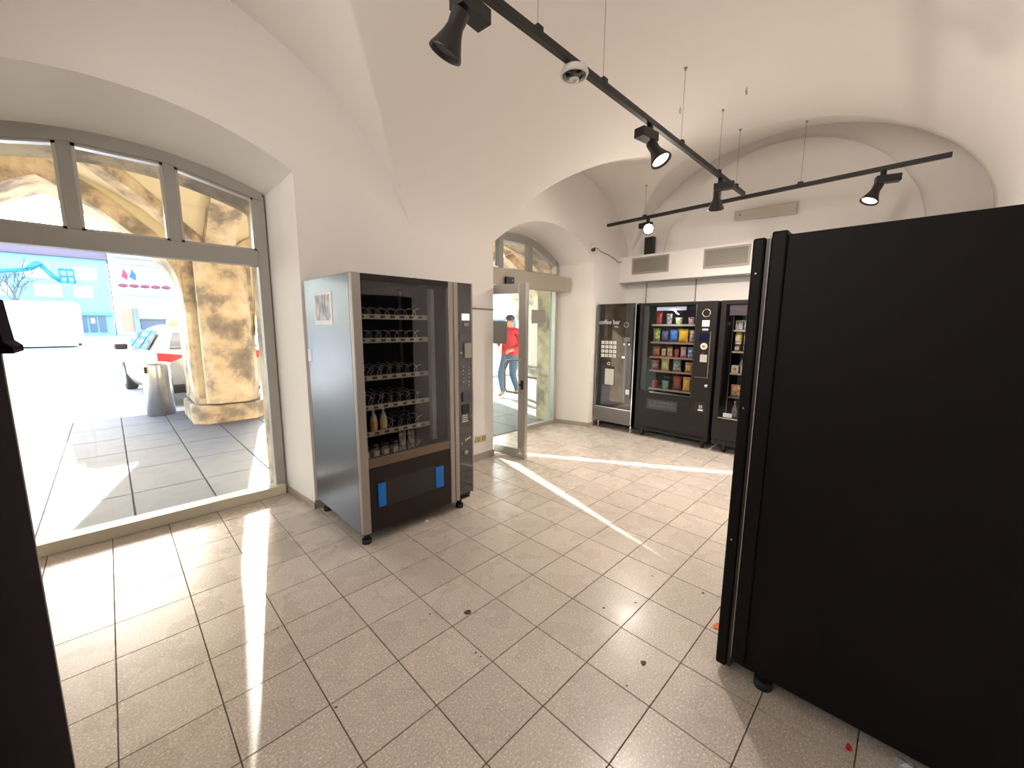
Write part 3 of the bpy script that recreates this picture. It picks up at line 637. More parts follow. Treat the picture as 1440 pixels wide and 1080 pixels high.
# ---- snack machine
Ya, Yb = 1.67, 2.64
sm_ = thing('snack_machine', 'black snack vending machine full of bright bags in the middle of the back wall', 'vending machine', (5.4, 2.15, 0), 'vending machines')
ZB, ZT2 = .10, 1.80
MB().box(XFm+.06, Ya, ZB, 5.85, Ya+.02, ZT2).build('side_panel', BLACK, sm_)
MB().box(XFm+.06, Yb-.02, ZB, 5.85, Yb, ZT2).build('side_panel', BLACK, sm_)
MB().box(XFm+.06, Ya+.02, ZT2-.02, 5.85, Yb-.02, ZT2).build('top_panel', BLACK, sm_)
MB().box(5.83, Ya+.02, ZB, 5.85, Yb-.02, ZT2-.02).build('back_panel', INNER, sm_)
MB().box(XFm+.06, Ya+.02, ZB, 5.83, Yb-.02, ZB+.02).build('base_panel', BLACK, sm_)
MB().box(XFm+.06, Ya+.02, ZB+.02, XFm+.3, Yb-.02, .60).build('hopper', BLACK2, sm_)
MB().box(XFm+.06, 1.88, .60, 5.82, 1.90, 1.78).build('partition', INNER, sm_)
MB().box(XFm+.06, Ya+.02, .60, 5.82, 1.879, 1.78).build('electronics_box', BLACK2, sm_)
m_ = MB(); m_.box(XFm, Ya, ZB+.02, XFm+.055, 1.905, ZT2); m_.box(XFm, 2.60, ZB+.02, XFm+.055, Yb, ZT2); m_.box(XFm, 1.905, 1.765, XFm+.055, 2.60, ZT2); m_.box(XFm, 1.905, ZB+.02, XFm+.055, 2.60, .635)
dr = m_.build('door', ANTH, sm_, bevel=.003)
MB().box(XFm+.012, 1.905, .635, XFm+.017, 2.60, 1.765).build('glass', MGLASS, dr)
MB().box(XFm-.004, 1.900, .62, XFm+.004, 1.908, 1.765).build('glass_trim', CHROME, dr); MB().box(XFm-.004, 1.905, .628, XFm+.004, 2.45, .636).build('glass_trim', CHROME, dr)
MB().box(XFm+.03, 2.53, .64, XFm+.05, 2.60, 1.765).build('inner_post', mat('mauve_grey', (.10, .085, .085), .4), dr)
MB().box(XFm+.03, 2.05, 1.70, XFm+.06, 2.42, 1.745).build('lamp_cover', mat('lamp_cover_white', (.4, .4, .45), .4, emit=(.8, .8, 1), estr=.25), dr)
fl_ = MB().box(XFm-.004, 2.065, .41, XFm, 2.465, .532).build('pickup_flap', mat('flap_grey', (.05, .046, .045), .4), dr)
m_ = MB(); m_.box(XFm-.002, 2.05, .398, XFm, 2.48, .41); m_.box(XFm-.002, 2.05, .532, XFm, 2.48, .544); m_.box(XFm-.002, 2.465, .398, XFm, 2.485, .544); m_.build('flap_gap', BLACK2, dr)
m_ = MB()
for k in range(22):
    for rr_, (za, zb_) in enumerate(((.492, .515), (.445, .472))):
        if random.random() < .8: m_.box(XFm-.0045, 2.10+k*.0155, za+random.uniform(0, .006), XFm-.004, 2.105+k*.0155+random.uniform(0, .004), zb_)
m_.build('worn_relief', mat('worn_relief_grey', (.13, .12, .12), .5), fl_)
MB().lathe([(.048, 0), (.048, .006), (.041, .006), (.041, 0)], (XFm, 1.787, 1.66), (-1, 0, 0), 28, cap=False).build('coin_ring', CHROME, dr)
MB().box(XFm-.006, 1.745, 1.50, XFm, 1.828, 1.575).build('display', PAPER, dr); MB().box(XFm-.008, 1.755, 1.455, XFm, 1.82, 1.475).build('coin_slot', WHITEP, dr)
MB().box(XFm-.003, 1.735, 1.33, XFm, 1.85, 1.42).build('dark_screen', mat('blue_black_screen', (.01, .01, .04), .1), dr)
MB().lathe([(.040, 0), (.040, .004)], (XFm, 1.79, 1.265), (-1, 0, 0), 24).build('round_badge', mat('cream_badge', (.75, .68, .52), .5), dr)
MB().box(XFm-.006, 1.776, 1.252, XFm-.004, 1.804, 1.278).build('badge_print', mat('badge_brown', (.2, .13, .08), .5), dr)
MB().box(XFm-.003, 1.79, 1.17, XFm, 1.80, 1.185).build('red_dot', mat('red_print', (.5, .04, .04), .5), dr)
MB().box(XFm-.003, 1.745, 1.075, XFm, 1.825, 1.165).build('notice', mat('notice_paper', (.50, .46, .42), .6), dr)
m_ = MB(); m_.box(XFm-.003, 1.722, .885, XFm, 1.727, 1.44); m_.box(XFm-.003, 1.727, .885, XFm, 1.88, .889); m_.build('panel_line', SILVER, dr)
MB().lathe([(.018, 0), (.018, .008), (.008, .01)], (XFm, 1.732, .787), (-1, 0, 0), 16).build('lock', CHROME, dr)
MB().box(XFm-.004, 1.72, .44, XFm, 1.85, .585).build('change_tray', BLACK2, dr); MB().box(XFm-.007, 1.745, .475, XFm-.004, 1.805, .495).build('change_lip', WHITEP, dr)
MB().box(XFm-.0055, 1.755, .505, XFm-.004, 1.795, .545).build('change_lip', GREYLAB, dr)
k_ = MB().box(XFm+.005, Ya+.01, .10, XFm+.05, Yb-.01, .165).build('kick_grille', BLACK2, sm_)
for k in range(34): MB().box(XFm, Ya+.04+k*.0268, .112, XFm+.005, Ya+.052+k*.0268, .152).build('grille_slat', ANTH, k_)
for (x, y) in ((XFm+.08, Ya+.08), (XFm+.08, Yb-.08), (5.78, Ya+.08), (5.78, Yb-.08)): MB().cyl((x, y, 0), (x, y, .1), .022, 12).build('foot', BLACK2, sm_)
sz = [1.5+(z_-1.5)*1.018 for z_ in (1.525, 1.30, 1.11, .93, .69)]
ORANGE = mat('orange_rail', (.45, .12, .07), .5)
for r_, z in enumerate(sz):
    sh = MB().box(XFm+.09, 1.905, z-.012, 5.75, 2.53, z-.004).build('shelf', INNER, sm_)
    MB().box(XFm+.075, 1.905, z-.022, XFm+.09, 2.50, z+.002).build('price_rail', RAIL if r_ in (0, 4) else mat('pink_rail%d' % r_, (.42, .20, .14), .5), sh)
P = {}
def cm_(n, a, b=None, **k):
    P[n] = patchy('pack_'+n, a, b or tuple(x*.6 for x in a), **k); return P[n]
cols = dict(red=((.45, .03, .03), (.30, .02, .02)), grey=((.35, .35, .34), (.10, .10, .12)), lime=((.55, .60, .35), (.25, .35, .12)), pink=((.50, .22, .25), (.45, .42, .42)),
            green=((.10, .30, .08), (.50, .50, .12)), navy=((.03, .08, .28), (.10, .08, .18)), blue=((.02, .15, .50), (.05, .25, .60)), yellow=((.85, .60, .04), (.80, .45, .03)),
            speck=((.60, .55, .50), (.25, .20, .18)), brown=((.42, .16, .06), (.35, .10, .04)), gold=((.60, .48, .20), (.45, .15, .08)), cream=((.70, .60, .38), (.50, .30, .12)),
            rose=((.62, .28, .30), (.60, .45, .42)), sky=((.55, .60, .68), (.12, .18, .45)), wine=((.22, .03, .05), (.45, .25, .22)), lemon=((.75, .65, .15), (.65, .60, .30)),
            mint=((.55, .52, .38), (.12, .28, .20)), amber=((.75, .42, .08), (.60, .50, .25)), rust=((.42, .05, .04), (.30, .10, .05)), corn=((.85, .55, .10), (.80, .45, .06)), leaf=((.20, .42, .22), (.25, .5, .28)))
for n, (a, b) in cols.items(): cm_(n, a, b)
xp = XFm+.135; PK = 1.022
def ky(y): return y*PK
def kz(z): return 1.5+(z-1.5)*PK
gS = 'products in the snack machine'
bag((xp, 2.432, sz[0]), .085, .155, P['red'], 'dull red pack on the top shelf of the snack machine', 'snack pack', gS)
pot((xp, 2.293, sz[0]), .036, .12, P['grey'], P['grey'], 'grey patterned tub on the top shelf of the snack machine', 'tub', 'tub', gS)
pot((xp, 2.165, sz[0]), .042, .07, P['lime'], WHITEP, 'low round green and white tub on the top shelf of the snack machine', 'tub', 'tub', gS)
pot((xp, 2.006, sz[0]), .038, .075, P['pink'], P['wine'], 'pinkish tub at the right of the top shelf of the snack machine', 'tub', 'tub', gS)
for y, w, h_, c, l in ((2.39, .10, .17, 'green', 'green crisp bag at the left of the second shelf'), (2.28, .09, .14, 'navy', 'dark blue bag on the second shelf beside the green bag'), (2.165, .105, .155, 'blue', 'bright blue bag in the middle of the second shelf'),
                       (2.045, .125, .165, 'yellow', 'large yellow bag on the second shelf'), (1.93, .09, .155, 'speck', 'white speckled bag at the right of the second shelf')):
    bag((xp, y*1.026, sz[1]), w, h_, P[c], l+' of the snack machine', group=gS)
for y, w, h_, c, l in ((2.385, .105, .12, 'brown', 'orange brown bag at the left of the third shelf'), (2.285, .06, .10, 'cream', 'small cream pack on the third shelf'), (2.205, .075, .12, 'gold', 'golden brown pack on the third shelf'),
                       (2.115, .055, .10, 'rust', 'slim red and white bar pack on the third shelf'), (2.03, .075, .13, 'rose', 'pink pack on the third shelf'), (1.945, .07, .13, 'sky', 'white and blue pack at the right of the third shelf')):
    bag((xp, y*1.026, sz[2]), w, h_, P[c], l+' of the snack machine', group=gS)
for y, w, h_, c, l in ((2.39, .11, .12, 'wine', 'dark red bag at the left of the fourth shelf'), (2.255, .105, .155, 'lemon', 'yellow bag on the fourth shelf'), (2.10, .11, .155, 'mint', 'white and green bag on the fourth shelf'), (1.955, .09, .12, 'amber', 'orange yellow bag at the right of the fourth shelf')):
    bag((xp, y*1.026, sz[3]), w, h_, P[c], l+' of the snack machine', group=gS)
pot((xp, 2.437, sz[4]), .040, .085, P['red'], P['rust'], 'red tub at the left of the bottom shelf of the snack machine', 'tub', 'tub', gS)
pot((xp, 2.293, sz[4]), .042, .095, P['leaf'], P['leaf'], 'green tub on the bottom shelf of the snack machine', 'tub', 'tub', gS)
bag((xp, 2.139, sz[4]), .105, .175, P['rust'], 'tall dark red bag on the bottom shelf of the snack machine', group=gS)
bag((xp, 2.016, sz[4]), .10, .175, P['corn'], 'tall yellow orange bag at the right of the bottom shelf of the snack machine', group=gS)
area('snack_machine_lamp', (XFm+.075, 2.2, 1.735), (.35, 0, -1), .03, .5, 2.4, (1, .95, .9))
# ---- third machine, partly hidden
Ya, Yb = .69, 1.63
tm = thing('drinks_machine', 'black glass-front machine with bottles and jars half hidden by the big black machine', 'vending machine', (5.4, 1.15, 0), 'vending machines')
MB().box(XFm+.06, Ya, ZB, 5.85, Ya+.02, ZT2).build('side_panel', BLACK, tm)
MB().box(XFm+.06, Yb-.02, ZB, 5.85, Yb, ZT2).build('side_panel', BLACK, tm)
MB().box(XFm+.06, Ya+.02, ZT2-.02, 5.85, Yb-.02, ZT2).build('top_panel', BLACK, tm)
MB().box(5.83, Ya+.02, ZB, 5.85, Yb-.02, ZT2-.02).build('back_panel', INNER, tm)
MB().box(XFm+.06, Ya+.02, ZB, 5.83, Yb-.02, ZB+.02).build('base_panel', BLACK, tm)
m_ = MB(); m_.box(XFm, Ya, ZB+.06, XFm+.055, .93, ZT2); m_.box(XFm, 1.575, ZB+.06, XFm+.055, Yb, ZT2); m_.box(XFm, .93, 1.755, XFm+.055, 1.575, ZT2); m_.box(XFm, .93, ZB+.06, XFm+.055, 1.575, .43)
dr = m_.build('door', ANTH, tm, bevel=.003)
MB().box(XFm+.012, .93, .43, XFm+.017, 1.575, 1.755).build('glass', MGLASS, dr)
MB().box(XFm+.02, .93, 1.63, XFm+.05, 1.54, 1.75).build('header_panel', mat('header_mauve', (.13, .11, .13), .4), dr)
MB().box(XFm-.006, .93, .425, XFm+.004, 1.57, .437).build('glass_trim', CHROME, dr)
MB().box(XFm-.002, 1.572, .43, XFm+.004, 1.577, 1.755).build('glass_trim', ANTH, dr)
MB().box(XFm+.11, 1.515, .45, XFm+.118, 1.523, 1.62).build('guide_rod', CHROME, tm)
k_ = MB().box(XFm+.005, Ya+.01, .10, XFm+.05, Yb-.01, .155).build('kick_grille', BLACK2, tm)
for k in range(33): MB().box(XFm, Ya+.04+k*.0268, .108, XFm+.005, Ya+.052+k*.0268, .146).build('grille_slat', ANTH, k_)
for (x, y) in ((XFm+.08, Ya+.08), (XFm+.08, Yb-.13), (5.78, Ya+.08), (5.78, Yb-.08)): MB().cyl((x, y, 0), (x, y, .1), .022, 12).build('foot', BLACK2, tm)
tz = [1.5+(z_-1.5)*1.018 for z_ in (1.465, 1.225, .975, .70, .45)]
for r_, z in enumerate(tz):
    sh = MB().box(XFm+.09, .95, z-.012, 5.75, 1.50, z-.004).build('shelf', INNER, tm)
    MB().box(XFm+.075, .95, z-.020, XFm+.09, 1.50, z+.0).build('price_rail', RAIL if r_ < 3 else CHROME, sh)
gT = 'products in the drinks machine'
KR2 = patchy('floral_tin', (.16, .15, .12), (.50, .46, .36), 55)
for k, y in enumerate((1.457, 1.366)):
    tn = thing('tin', 'patterned box on the top shelf of the drinks machine, %s' % ('left' if k == 0 else 'right'), 'box', (xp, y, tz[0]), gT)
    MB().box(xp-.03, y-.036, tz[0], xp+.03, y+.036, tz[0]+.10).build('body', KR2, tn, bevel=.004); MB().box(xp-.032, y-.038, tz[0]+.10, xp+.032, y+.038, tz[0]+.11).build('lid', P['speck'], tn)
jar((xp, 1.457, tz[1]+.10), .034, .12, mat('mustard_preserve', (.62, .50, .06), .3), P['lemon'], CREAMJ, 'jar with yellow lid stacked on the second shelf of the drinks machine', gT, (-1, 0))
jar((xp, 1.366, tz[1]+.10), .034, .12, mat('peach_preserve', (.70, .36, .16), .3), mat('orange_lid', (.85, .35, .12), .4), CREAMJ, 'jar with orange lid stacked on the second shelf of the drinks machine', gT, (-1, 0))
for k, y in enumerate((1.457, 1.366)):
    jar((xp, y, tz[1]), .036, .098, GLASSJ, WHITEP, mat('white_print', (.45, .40, .38), .5) if k == 0 else bpy.data.materials['white_print'], 'dark jar with white top under the %s jar on the second shelf' % ('yellow' if k == 0 else 'orange'), gT, (-1, 0))
for k, y in enumerate((1.462, 1.366)):
    tn = thing('carton', 'cream square carton on the middle shelf of the drinks machine, %s' % ('left' if k == 0 else 'right'), 'carton', (xp, y, tz[2]), gT)
    MB().box(xp-.028, y-.037, tz[2], xp+.02, y+.037, tz[2]+.085).build('body', CREAMJ, tn, bevel=.002); MB().box(xp-.030, y-.02, tz[2]+.02, xp-.028, y+.022, tz[2]+.06).build('print', P['gold'], tn)
    bottle((xp+.10, y-.03, tz[2]), .028, .165, WINE, CHROME, P['speck'], 'silver-capped bottle behind the %s cream carton' % ('left' if k == 0 else 'right'), gT)
bag((xp, 1.44, tz[3]), .11, .13, P['gold'], 'mustard coloured bag on the lower shelf of the drinks machine', group=gT)
bottle((xp+.06, 1.395, tz[3]), .032, .185, WINE, CHROME, P['lime'], 'pale bottle right of the mustard bag in the drinks machine', gT)
bottle((xp, 1.315, tz[3]), .032, .175, WINE, CHROME, P['speck'], 'pale bottle at the right of the lower shelf of the drinks machine', gT)
for k in range(4):
    bottle((xp+.02, 1.44-k*.068, tz[4]), .028, .19, mat('brown_bottle', (.45, .36, .26), .15, coat=.5) if k == 0 else bpy.data.materials['brown_bottle'], WHITEP, P['gold'] if k % 2 else P['speck'], '%s brownish bottle from the left on the bottom shelf of the drinks machine' % names[k], gT)
tag(MB().box(XFm-.002, 1.42, .445, XFm-.0005, 1.515, .495).build('pale_sticker', mat('pale_sticker', (.45, .50, .52), .5)), 'small pale sticker low on the glass of the drinks machine', 'sticker')
area('drinks_machine_lamp', (XFm+.075, 1.25, 1.62), (.35, 0, -1), .03, .5, 1.6, (.95, .97, 1))
# ================================================================ BIG BLACK MACHINE AT THE RIGHT
bk = thing('black_vending_machine', 'tall plain black machine seen from its side, filling the right of the photo', 'vending machine', (2.2, 0, 0), 'vending machines')
xa, xb_ = 1.762, 2.72
MB().box(xa, -.37, .075, xb_, .375, 1.83).build('cabinet', BLACK, bk, bevel=.003)
MB().box(xa-.012, .362, .085, xb_, .412, 1.845).build('door_flange', BLACK, bk, bevel=.006)
MB().box(xa+.004, .416, .04, xb_, .430, 1.825).build('door_gasket', BLACK2, bk)
MB().box(xa-.004, .432, .035, xb_, .475, 1.83).build('door', BLACK, bk, bevel=.008)
MB().box(xa-.013, .4125, .10, xa-.011, .4155, 1.83).build('edge_trim', CABLE, bk)
for z in (1.70, 1.18, .62): MB().lathe([(.004, 0), (.003, .003)], (xa-.004, .455, z), (-1, 0, 0), 8).build('screw', SILVER, bk)
for (x, y) in ((1.81, .30), (2.66, .30), (1.81, -.30), (2.66, -.30)):
    ft = MB().cyl((x, y, 0), (x, y, .035), .034, 18).build('foot', RUBBER, bk); MB().cyl((x, y, .035), (x, y, .08), .020, 12).build('foot_stem', CHROME if 0 else BLACK2, ft)
# ================================================================ BLACK MACHINE AT THE LEFT EDGE
lm = thing('black_vending_machine', 'black machine cut off by the left edge of the photo in front of the window', 'vending machine', (-.6, 1.4, 0), 'vending machines')
PURP = mat('purple_black_lacquer', (.008, .0025, .006), 1.0, spec=.03)
MB().box(-1.0, 1.02, .0, -.262, 1.86, 1.83).build('cabinet', BLACK, lm, bevel=.003)
MB().box(-.262, 1.02, .01, -.224, 1.848, 1.83).build('door', PURP, lm, bevel=.003)
MB().box(-.262, 1.850, .01, -.222, 1.860, 1.83).build('edge_trim', SILVER, lm, bevel=.002)
m_ = MB(); m_.prism([(-.224, 1.56), (-.198, 1.56), (-.194, 1.50), (-.190, 1.45), (-.176, 1.435), (-.176, 1.42), (-.224, 1.42)], 1, 1.62, 1.80); m_.build('payment_bay', PURP, lm)
MB().box(-.224, 1.66, 1.58, -.200, 1.80, 1.605).build('coin_unit', PURP, lm, bevel=.004)
MB().box(-.224, 1.70, 1.63, -.198, 1.80, 1.645).build('coin_knob', BLACK2, lm, bevel=.003)
# ================================================================ LITTER
def scrap(name, c, r, mt, lab, cat, h=.006, sq=.6):
    m_ = MB(); n = 10; vs_ = [(c[0], c[1], h)]
    for i in range(n):
        a = 2*PI*i/n; rr = r*(1+.25*math.sin(3*a+1)); vs_.append((c[0]+rr*math.cos(a), c[1]+sq*rr*math.sin(a), .002+h*.5*(i % 2)))
    for i in range(n):
        a = 2*PI*i/n; rr = r*.9; vs_.append((c[0]+rr*math.cos(a), c[1]+sq*rr*math.sin(a), .0005))
    fs = [(0, 1+i, 1+(i+1) % n) for i in range(n)]+[(1+i, 1+n+i, 1+n+(i+1) % n, 1+(i+1) % n) for i in range(n)]+[tuple(range(1+n, 1+2*n))[::-1]]
    m_.add(vs_, fs); return tag(m_.build(name, mt), lab, cat)
scrap('petal', (2.03, .553), .028, mat('orange_petal', (.75, .12, .02), .5), 'orange scrap on the floor left of the big black machine', 'litter')
scrap('petal', (1.742, .012), .016, mat('red_petal', (.50, .02, .02), .4), 'small red scrap on the floor at the foot of the big black machine', 'litter')
m_ = MB(); ps = []; random.seed(3)
for i in range(9):
    for j in range(4): ps.append((1.835+.01*j-.004*i+random.uniform(-.008, .008), -.105-.014*i, .002+random.uniform(0, .018)*(j % 3 > 0)))
m_.add(ps, [(i*4+j, i*4+j+1, (i+1)*4+j+1, (i+1)*4+j) for i in range(8) for j in range(3)])
o = m_.build('crumpled_film', mat('clear_film', (.55, .56, .58), .15, .3)); tag(o, 'crumpled shiny wrapper under the edge of the big black machine', 'litter'); o.location.x -= .035
gum = MB(); random.seed(11)
spots_ = [(1.198, 1.515, .020), (1.9, .93, .008), (1.74, 1.03, .007), (2.25, .70, .010), (1.556, .708, .016), (2.19, .976, .007), (2.33, .60, .012)]
for _ in range(60): spots_.append((random.uniform(.1, 4.6), random.uniform(.5, 3.4), random.uniform(.002, .006)))
for x, y, r in spots_:
    if 1.05 < x < 2.05 and y > 2.4: continue
    n = 8; gum.add([(x, y, .0016)]+[(x+r*random.uniform(.7, 1.2)*math.cos(2*PI*i/n), y+r*random.uniform(.6, 1.1)*math.sin(2*PI*i/n), .0006) for i in range(n)], [(0, 1+i, 1+(i+1) % n) for i in range(n)])
tag(gum.build('gum_spots', mat('gum_dirt', (.07, .045, .035), .7)), 'dark gum and dirt specks scattered over the terrazzo floor', 'dirt', kind='stuff')
scrap('plastic_scrap', (1.585, 2.50), .020, PAPER, 'pale crumpled scrap under the front of the silver-edged machine', 'litter', h=.02)
# ================================================================ OUTSIDE: arcade
mb = MB(); mb.box(-300, 8.9, -.3, 300, 300, -.012); struct(mb, 'plaza_ground', ASPH)
mb = MB(); mb.box(-7, YF+.05, -.3, 14, 8.9, -.022); pav = struct(mb, 'arcade_pavement', mat('paving_joint', (.10, .10, .10), .9))
for i in range(14):
    for j in range(6):
        x0 = -1.55+i*.52; y0 = YF+.06+j*.815
        if i > 13: continue
        x1, y1 = x0+.52, y0+.815
        MB().add([(x0+.004, y0+.004, -.02), (x1-.004, y0+.004, -.02), (x1-.004, y1-.004, -.02), (x0+.004, y1-.004, -.02), (x0+.007, y0+.007, -.004), (x1-.007, y0+.007, -.004), (x1-.007, y1-.007, -.004), (x0+.007, y1-.007, -.004)],
                 [(4, 5, 6, 7), (0, 1, 5, 4), (1, 2, 6, 5), (2, 3, 7, 6), (3, 0, 4, 7)]).build('paving_slab', PAVE, pav, fix=False)
YA0, YA1 = 7.6, 8.65
piers = [(-6.1, -5.2), (-2.57, -1.70), (.83, 1.69), (4.58, 5.80), (8.75, 9.75), (12.6, 13.5)]  # hidden fourth pier widened to keep sun out of the side light
half = [(1.0, 1.65), (.976, 2.04), (.873, 2.39), (.563, 2.76), (.39, 2.94), (.24, 3.06), (.12, 3.165), (0, 3.24)]
def arch_half(t): # t: |d|/halfwidth -> z
    for a, b in zip(half, half[1:]):
        if b[0] <= t <= a[0]: return a[1]+(b[1]-a[1])*(t-a[0])/(b[0]-a[0])
    return 1.65
left1 = [(1, 1.3), (.978, 1.69), (.957, 1.82), (.935, 1.93), (.912, 2.09), (.82, 2.45), (.45, 3.05), (0, 3.4)]  # unseen bay's arch halves, outline shaped to taper the sun streaks
right1 = [(1, 1.9), (.965, 2.3), (.915, 2.67), (.86, 2.85), (.7, 3.05), (.5, 3.2), (.25, 3.33), (0, 3.4)]
def curve(xc, hw, dz=0, grow=0):
    L = [(-a, z) for a, z in half]+[(a, z) for a, z in half[::-1][1:]]
    if 2.9 < xc < 3.2: L = [(-a, z) for a, z in left1]+[(a, z) for a, z in right1[::-1][1:]]
    # refine smoothly
    out = []
    for i in range(len(L)-1):
        p0 = L[max(i-1, 0)]; p1 = L[i]; p2 = L[i+1]; p3 = L[min(i+2, len(L)-1)]
        if i == 7-0-0 - 0: p0 = p1
        if i+1 == 7: p3 = p2
        if i == 7: p0 = p1
        for k in range(3):
            t = k/3; q = []
            for c in (0, 1): q.append(.5*((2*p1[c])+(-p0[c]+p2[c])*t+(2*p0[c]-5*p1[c]+4*p2[c]-p3[c])*t*t+(-p0[c]+3*p1[c]-3*p2[c]+p3[c])*t**3))
            out.append(q)
    out.append(L[-1]); return [(xc+a*(hw+grow), z+dz) for a, z in out]
mb = MB()
for (a0, a1), (b0, b1) in zip(piers, piers[1:]):
    xc, hw = (a1+b0)/2, (b0-a1)/2; cu = curve(xc, hw)
    for p, q in zip(cu, cu[1:]):
        mb.add([(p[0], YA0, p[1]), (q[0], YA0, q[1]), (q[0], YA0, q[1]+.25), (p[0], YA0, p[1]+.25)], [(0, 1, 2, 3)])
        mb.add([(p[0], YA0+.02, p[1]+.25), (q[0], YA0+.02, q[1]+.25), (q[0], YA0+.02, 6), (p[0], YA0+.02, 6)], [(0, 1, 2, 3)], mi=1); mb.add([(p[0], YA1, p[1]), (q[0], YA1, q[1]), (q[0], YA1, 6), (p[0], YA1, 6)], [(3, 2, 1, 0)])
        mb.add([(p[0], YA0, p[1]), (q[0], YA0, q[1]), (q[0], YA1, q[1]), (p[0], YA1, p[1])], [(3, 2, 1, 0)], True)
for a0, a1 in piers: mb.box(a0, YA0, 1.65, a1, YA1, 6, mi=1 if a0 > 5.9 else 0)
mb.box(-6.1, YO, 5.9, 13.5, YA1, 6.0)
struct(mb, 'arcade_masonry', [STONE, CREAM], fix=False); PALEST = mat('pale_limestone', (.62, .54, .42), .85, var=.12, vscale=3)
for k, (a0, a1) in enumerate(piers):
    lab = ['stone arcade pier far left beyond the window', 'stone arcade pier left of the window view', 'weathered sandstone pier seen through the shop window', 'stone arcade pier hidden behind the wall between window and door', 'stone arcade pier right of the entrance view', 'far right stone arcade pier'][k]
    p_ = thing('stone_pier', lab, 'pier', ((a0+a1)/2, 8.1, 0), 'stone piers of the arcade'); c_ = .10
    def octo(x0, x1, y0, y1, c): return [(x0+c, y0), (x1-c, y0), (x1, y0+c), (x1, y1-c), (x1-c, y1), (x0+c, y1), (x0, y1-c), (x0, y0+c)]
    MB().prism(octo(a0, a1, YA0, YA1, .05), 2, .36, 1.65).build('shaft', PALEST if k == 4 else STONE, p_)
    MB().prism(octo(a0-.06, a1+.03, YA0-.25, YA1+.0, .16), 2, -.02, .27).build('plinth', STONE, p_, bevel=.03)
    MB().prism(octo(a0-.01, a1+.01, YA0-.12, YA1, .10), 2, .27, .38).build('plinth_moulding', STONE, p_, bevel=.04)
    MB().prism(octo(a0+.12, a1-.10, YA0-.35, YA0, .12), 2, .30, 2.45).build('wall_respond', PALEST if k == 4 else STONE, p_, bevel=.02)
# vault of the arcade
def Va(X, Y):
    z1 = -9
    for (a0, a1), (b0, b1) in zip(piers, piers[1:]):
        xa_, xb2 = (a0+a1)/2, (b0+b1)/2
        if xa_ <= X <= xb2:
            t = abs(X-(xa_+xb2)/2)/((xb2-xa_)/2); z1 = arch_half(min(1, t))+.24; break
    t2 = abs(Y-5.93)/1.69; z2 = arch_half(min(1, t2))+.24
    return max(z1, z2)
mb = MB(); nx, ny = 260, 60; xx0, xx1 = -5.6, 12.9
vv = [(xx0+(xx1-xx0)*i/nx, YO+(YA0-YO)*j/ny, Va(xx0+(xx1-xx0)*i/nx, YO+(YA0-YO)*j/ny)) for i in range(nx+1) for j in range(ny+1)]
mb.add(vv, [(i*(ny+1)+j, (i+1)*(ny+1)+j, (i+1)*(ny+1)+j+1, i*(ny+1)+j+1) for i in range(nx) for j in range(ny)], True); struct(mb, 'arcade_vault', CREAM, fix=False)
mb = MB()
def ribsweep(pts, w, dpt):
    pts = [Vector(p) for p in pts]
    for p, q in zip(pts, pts[1:]):
        d = (q-p); n = Vector((-d.y, d.x, 0)).normalized()*w/2; dn = Vector((0, 0, -dpt))
        A = [p+n, p-n, q-n, q+n]; mb.add([*A, *[x+dn for x in A]], [(0, 1, 2, 3), (7, 6, 5, 4), (0, 4, 5, 1), (1, 5, 6, 2), (2, 6, 7, 3), (3, 7, 4, 0)])
for (a0, a1), (b0, b1) in list(zip(piers, piers[1:])):
    xa_, xb2 = (a0+a1)/2, (b0+b1)/2
    for (p, q) in (((xb2, YA0), (xa_, YO)), ((xa_, YA0), (xb2, YO))):
        pts = [(p[0]+(q[0]-p[0])*k/24, p[1]+(q[1]-p[1])*k/24, Va(p[0]+(q[0]-p[0])*k/24*.999+.001, p[1]+(q[1]-p[1])*k/24)+.02) for k in range(25)]
        ribsweep(pts, .17, .15)
    pts = [(xb2, YA0+(YO-YA0)*k/24, arch_half(min(1, abs(YA0+(YO-YA0)*k/24-5.93)/1.69))+.26) for k in range(25)]
    ribsweep(pts, .36, .20)
struct(mb, 'arcade_ribs', STONE)
# ---- waste bin
t = thing('litter_bin', 'round stainless steel litter bin by the sandstone pier', 'bin', (.50, 8.75, -.01))
MB().lathe([(.17, 0), (.185, .02), (.19, .80), (.188, .86)], (.50, 8.75, -.01), (0, 0, 1), 32, cap=False).build('body', STEEL, t)
MB().lathe([(.190, .82), (.192, .86), (.12, .875), (.0005, .875)], (.50, 8.75, -.01), (0, 0, 1), 32, cap=False).build('lid', STEEL, t)
MB().box(.34, 8.60, .70, .37, 8.64, .80).build('bin_slot', BLACK2, t)
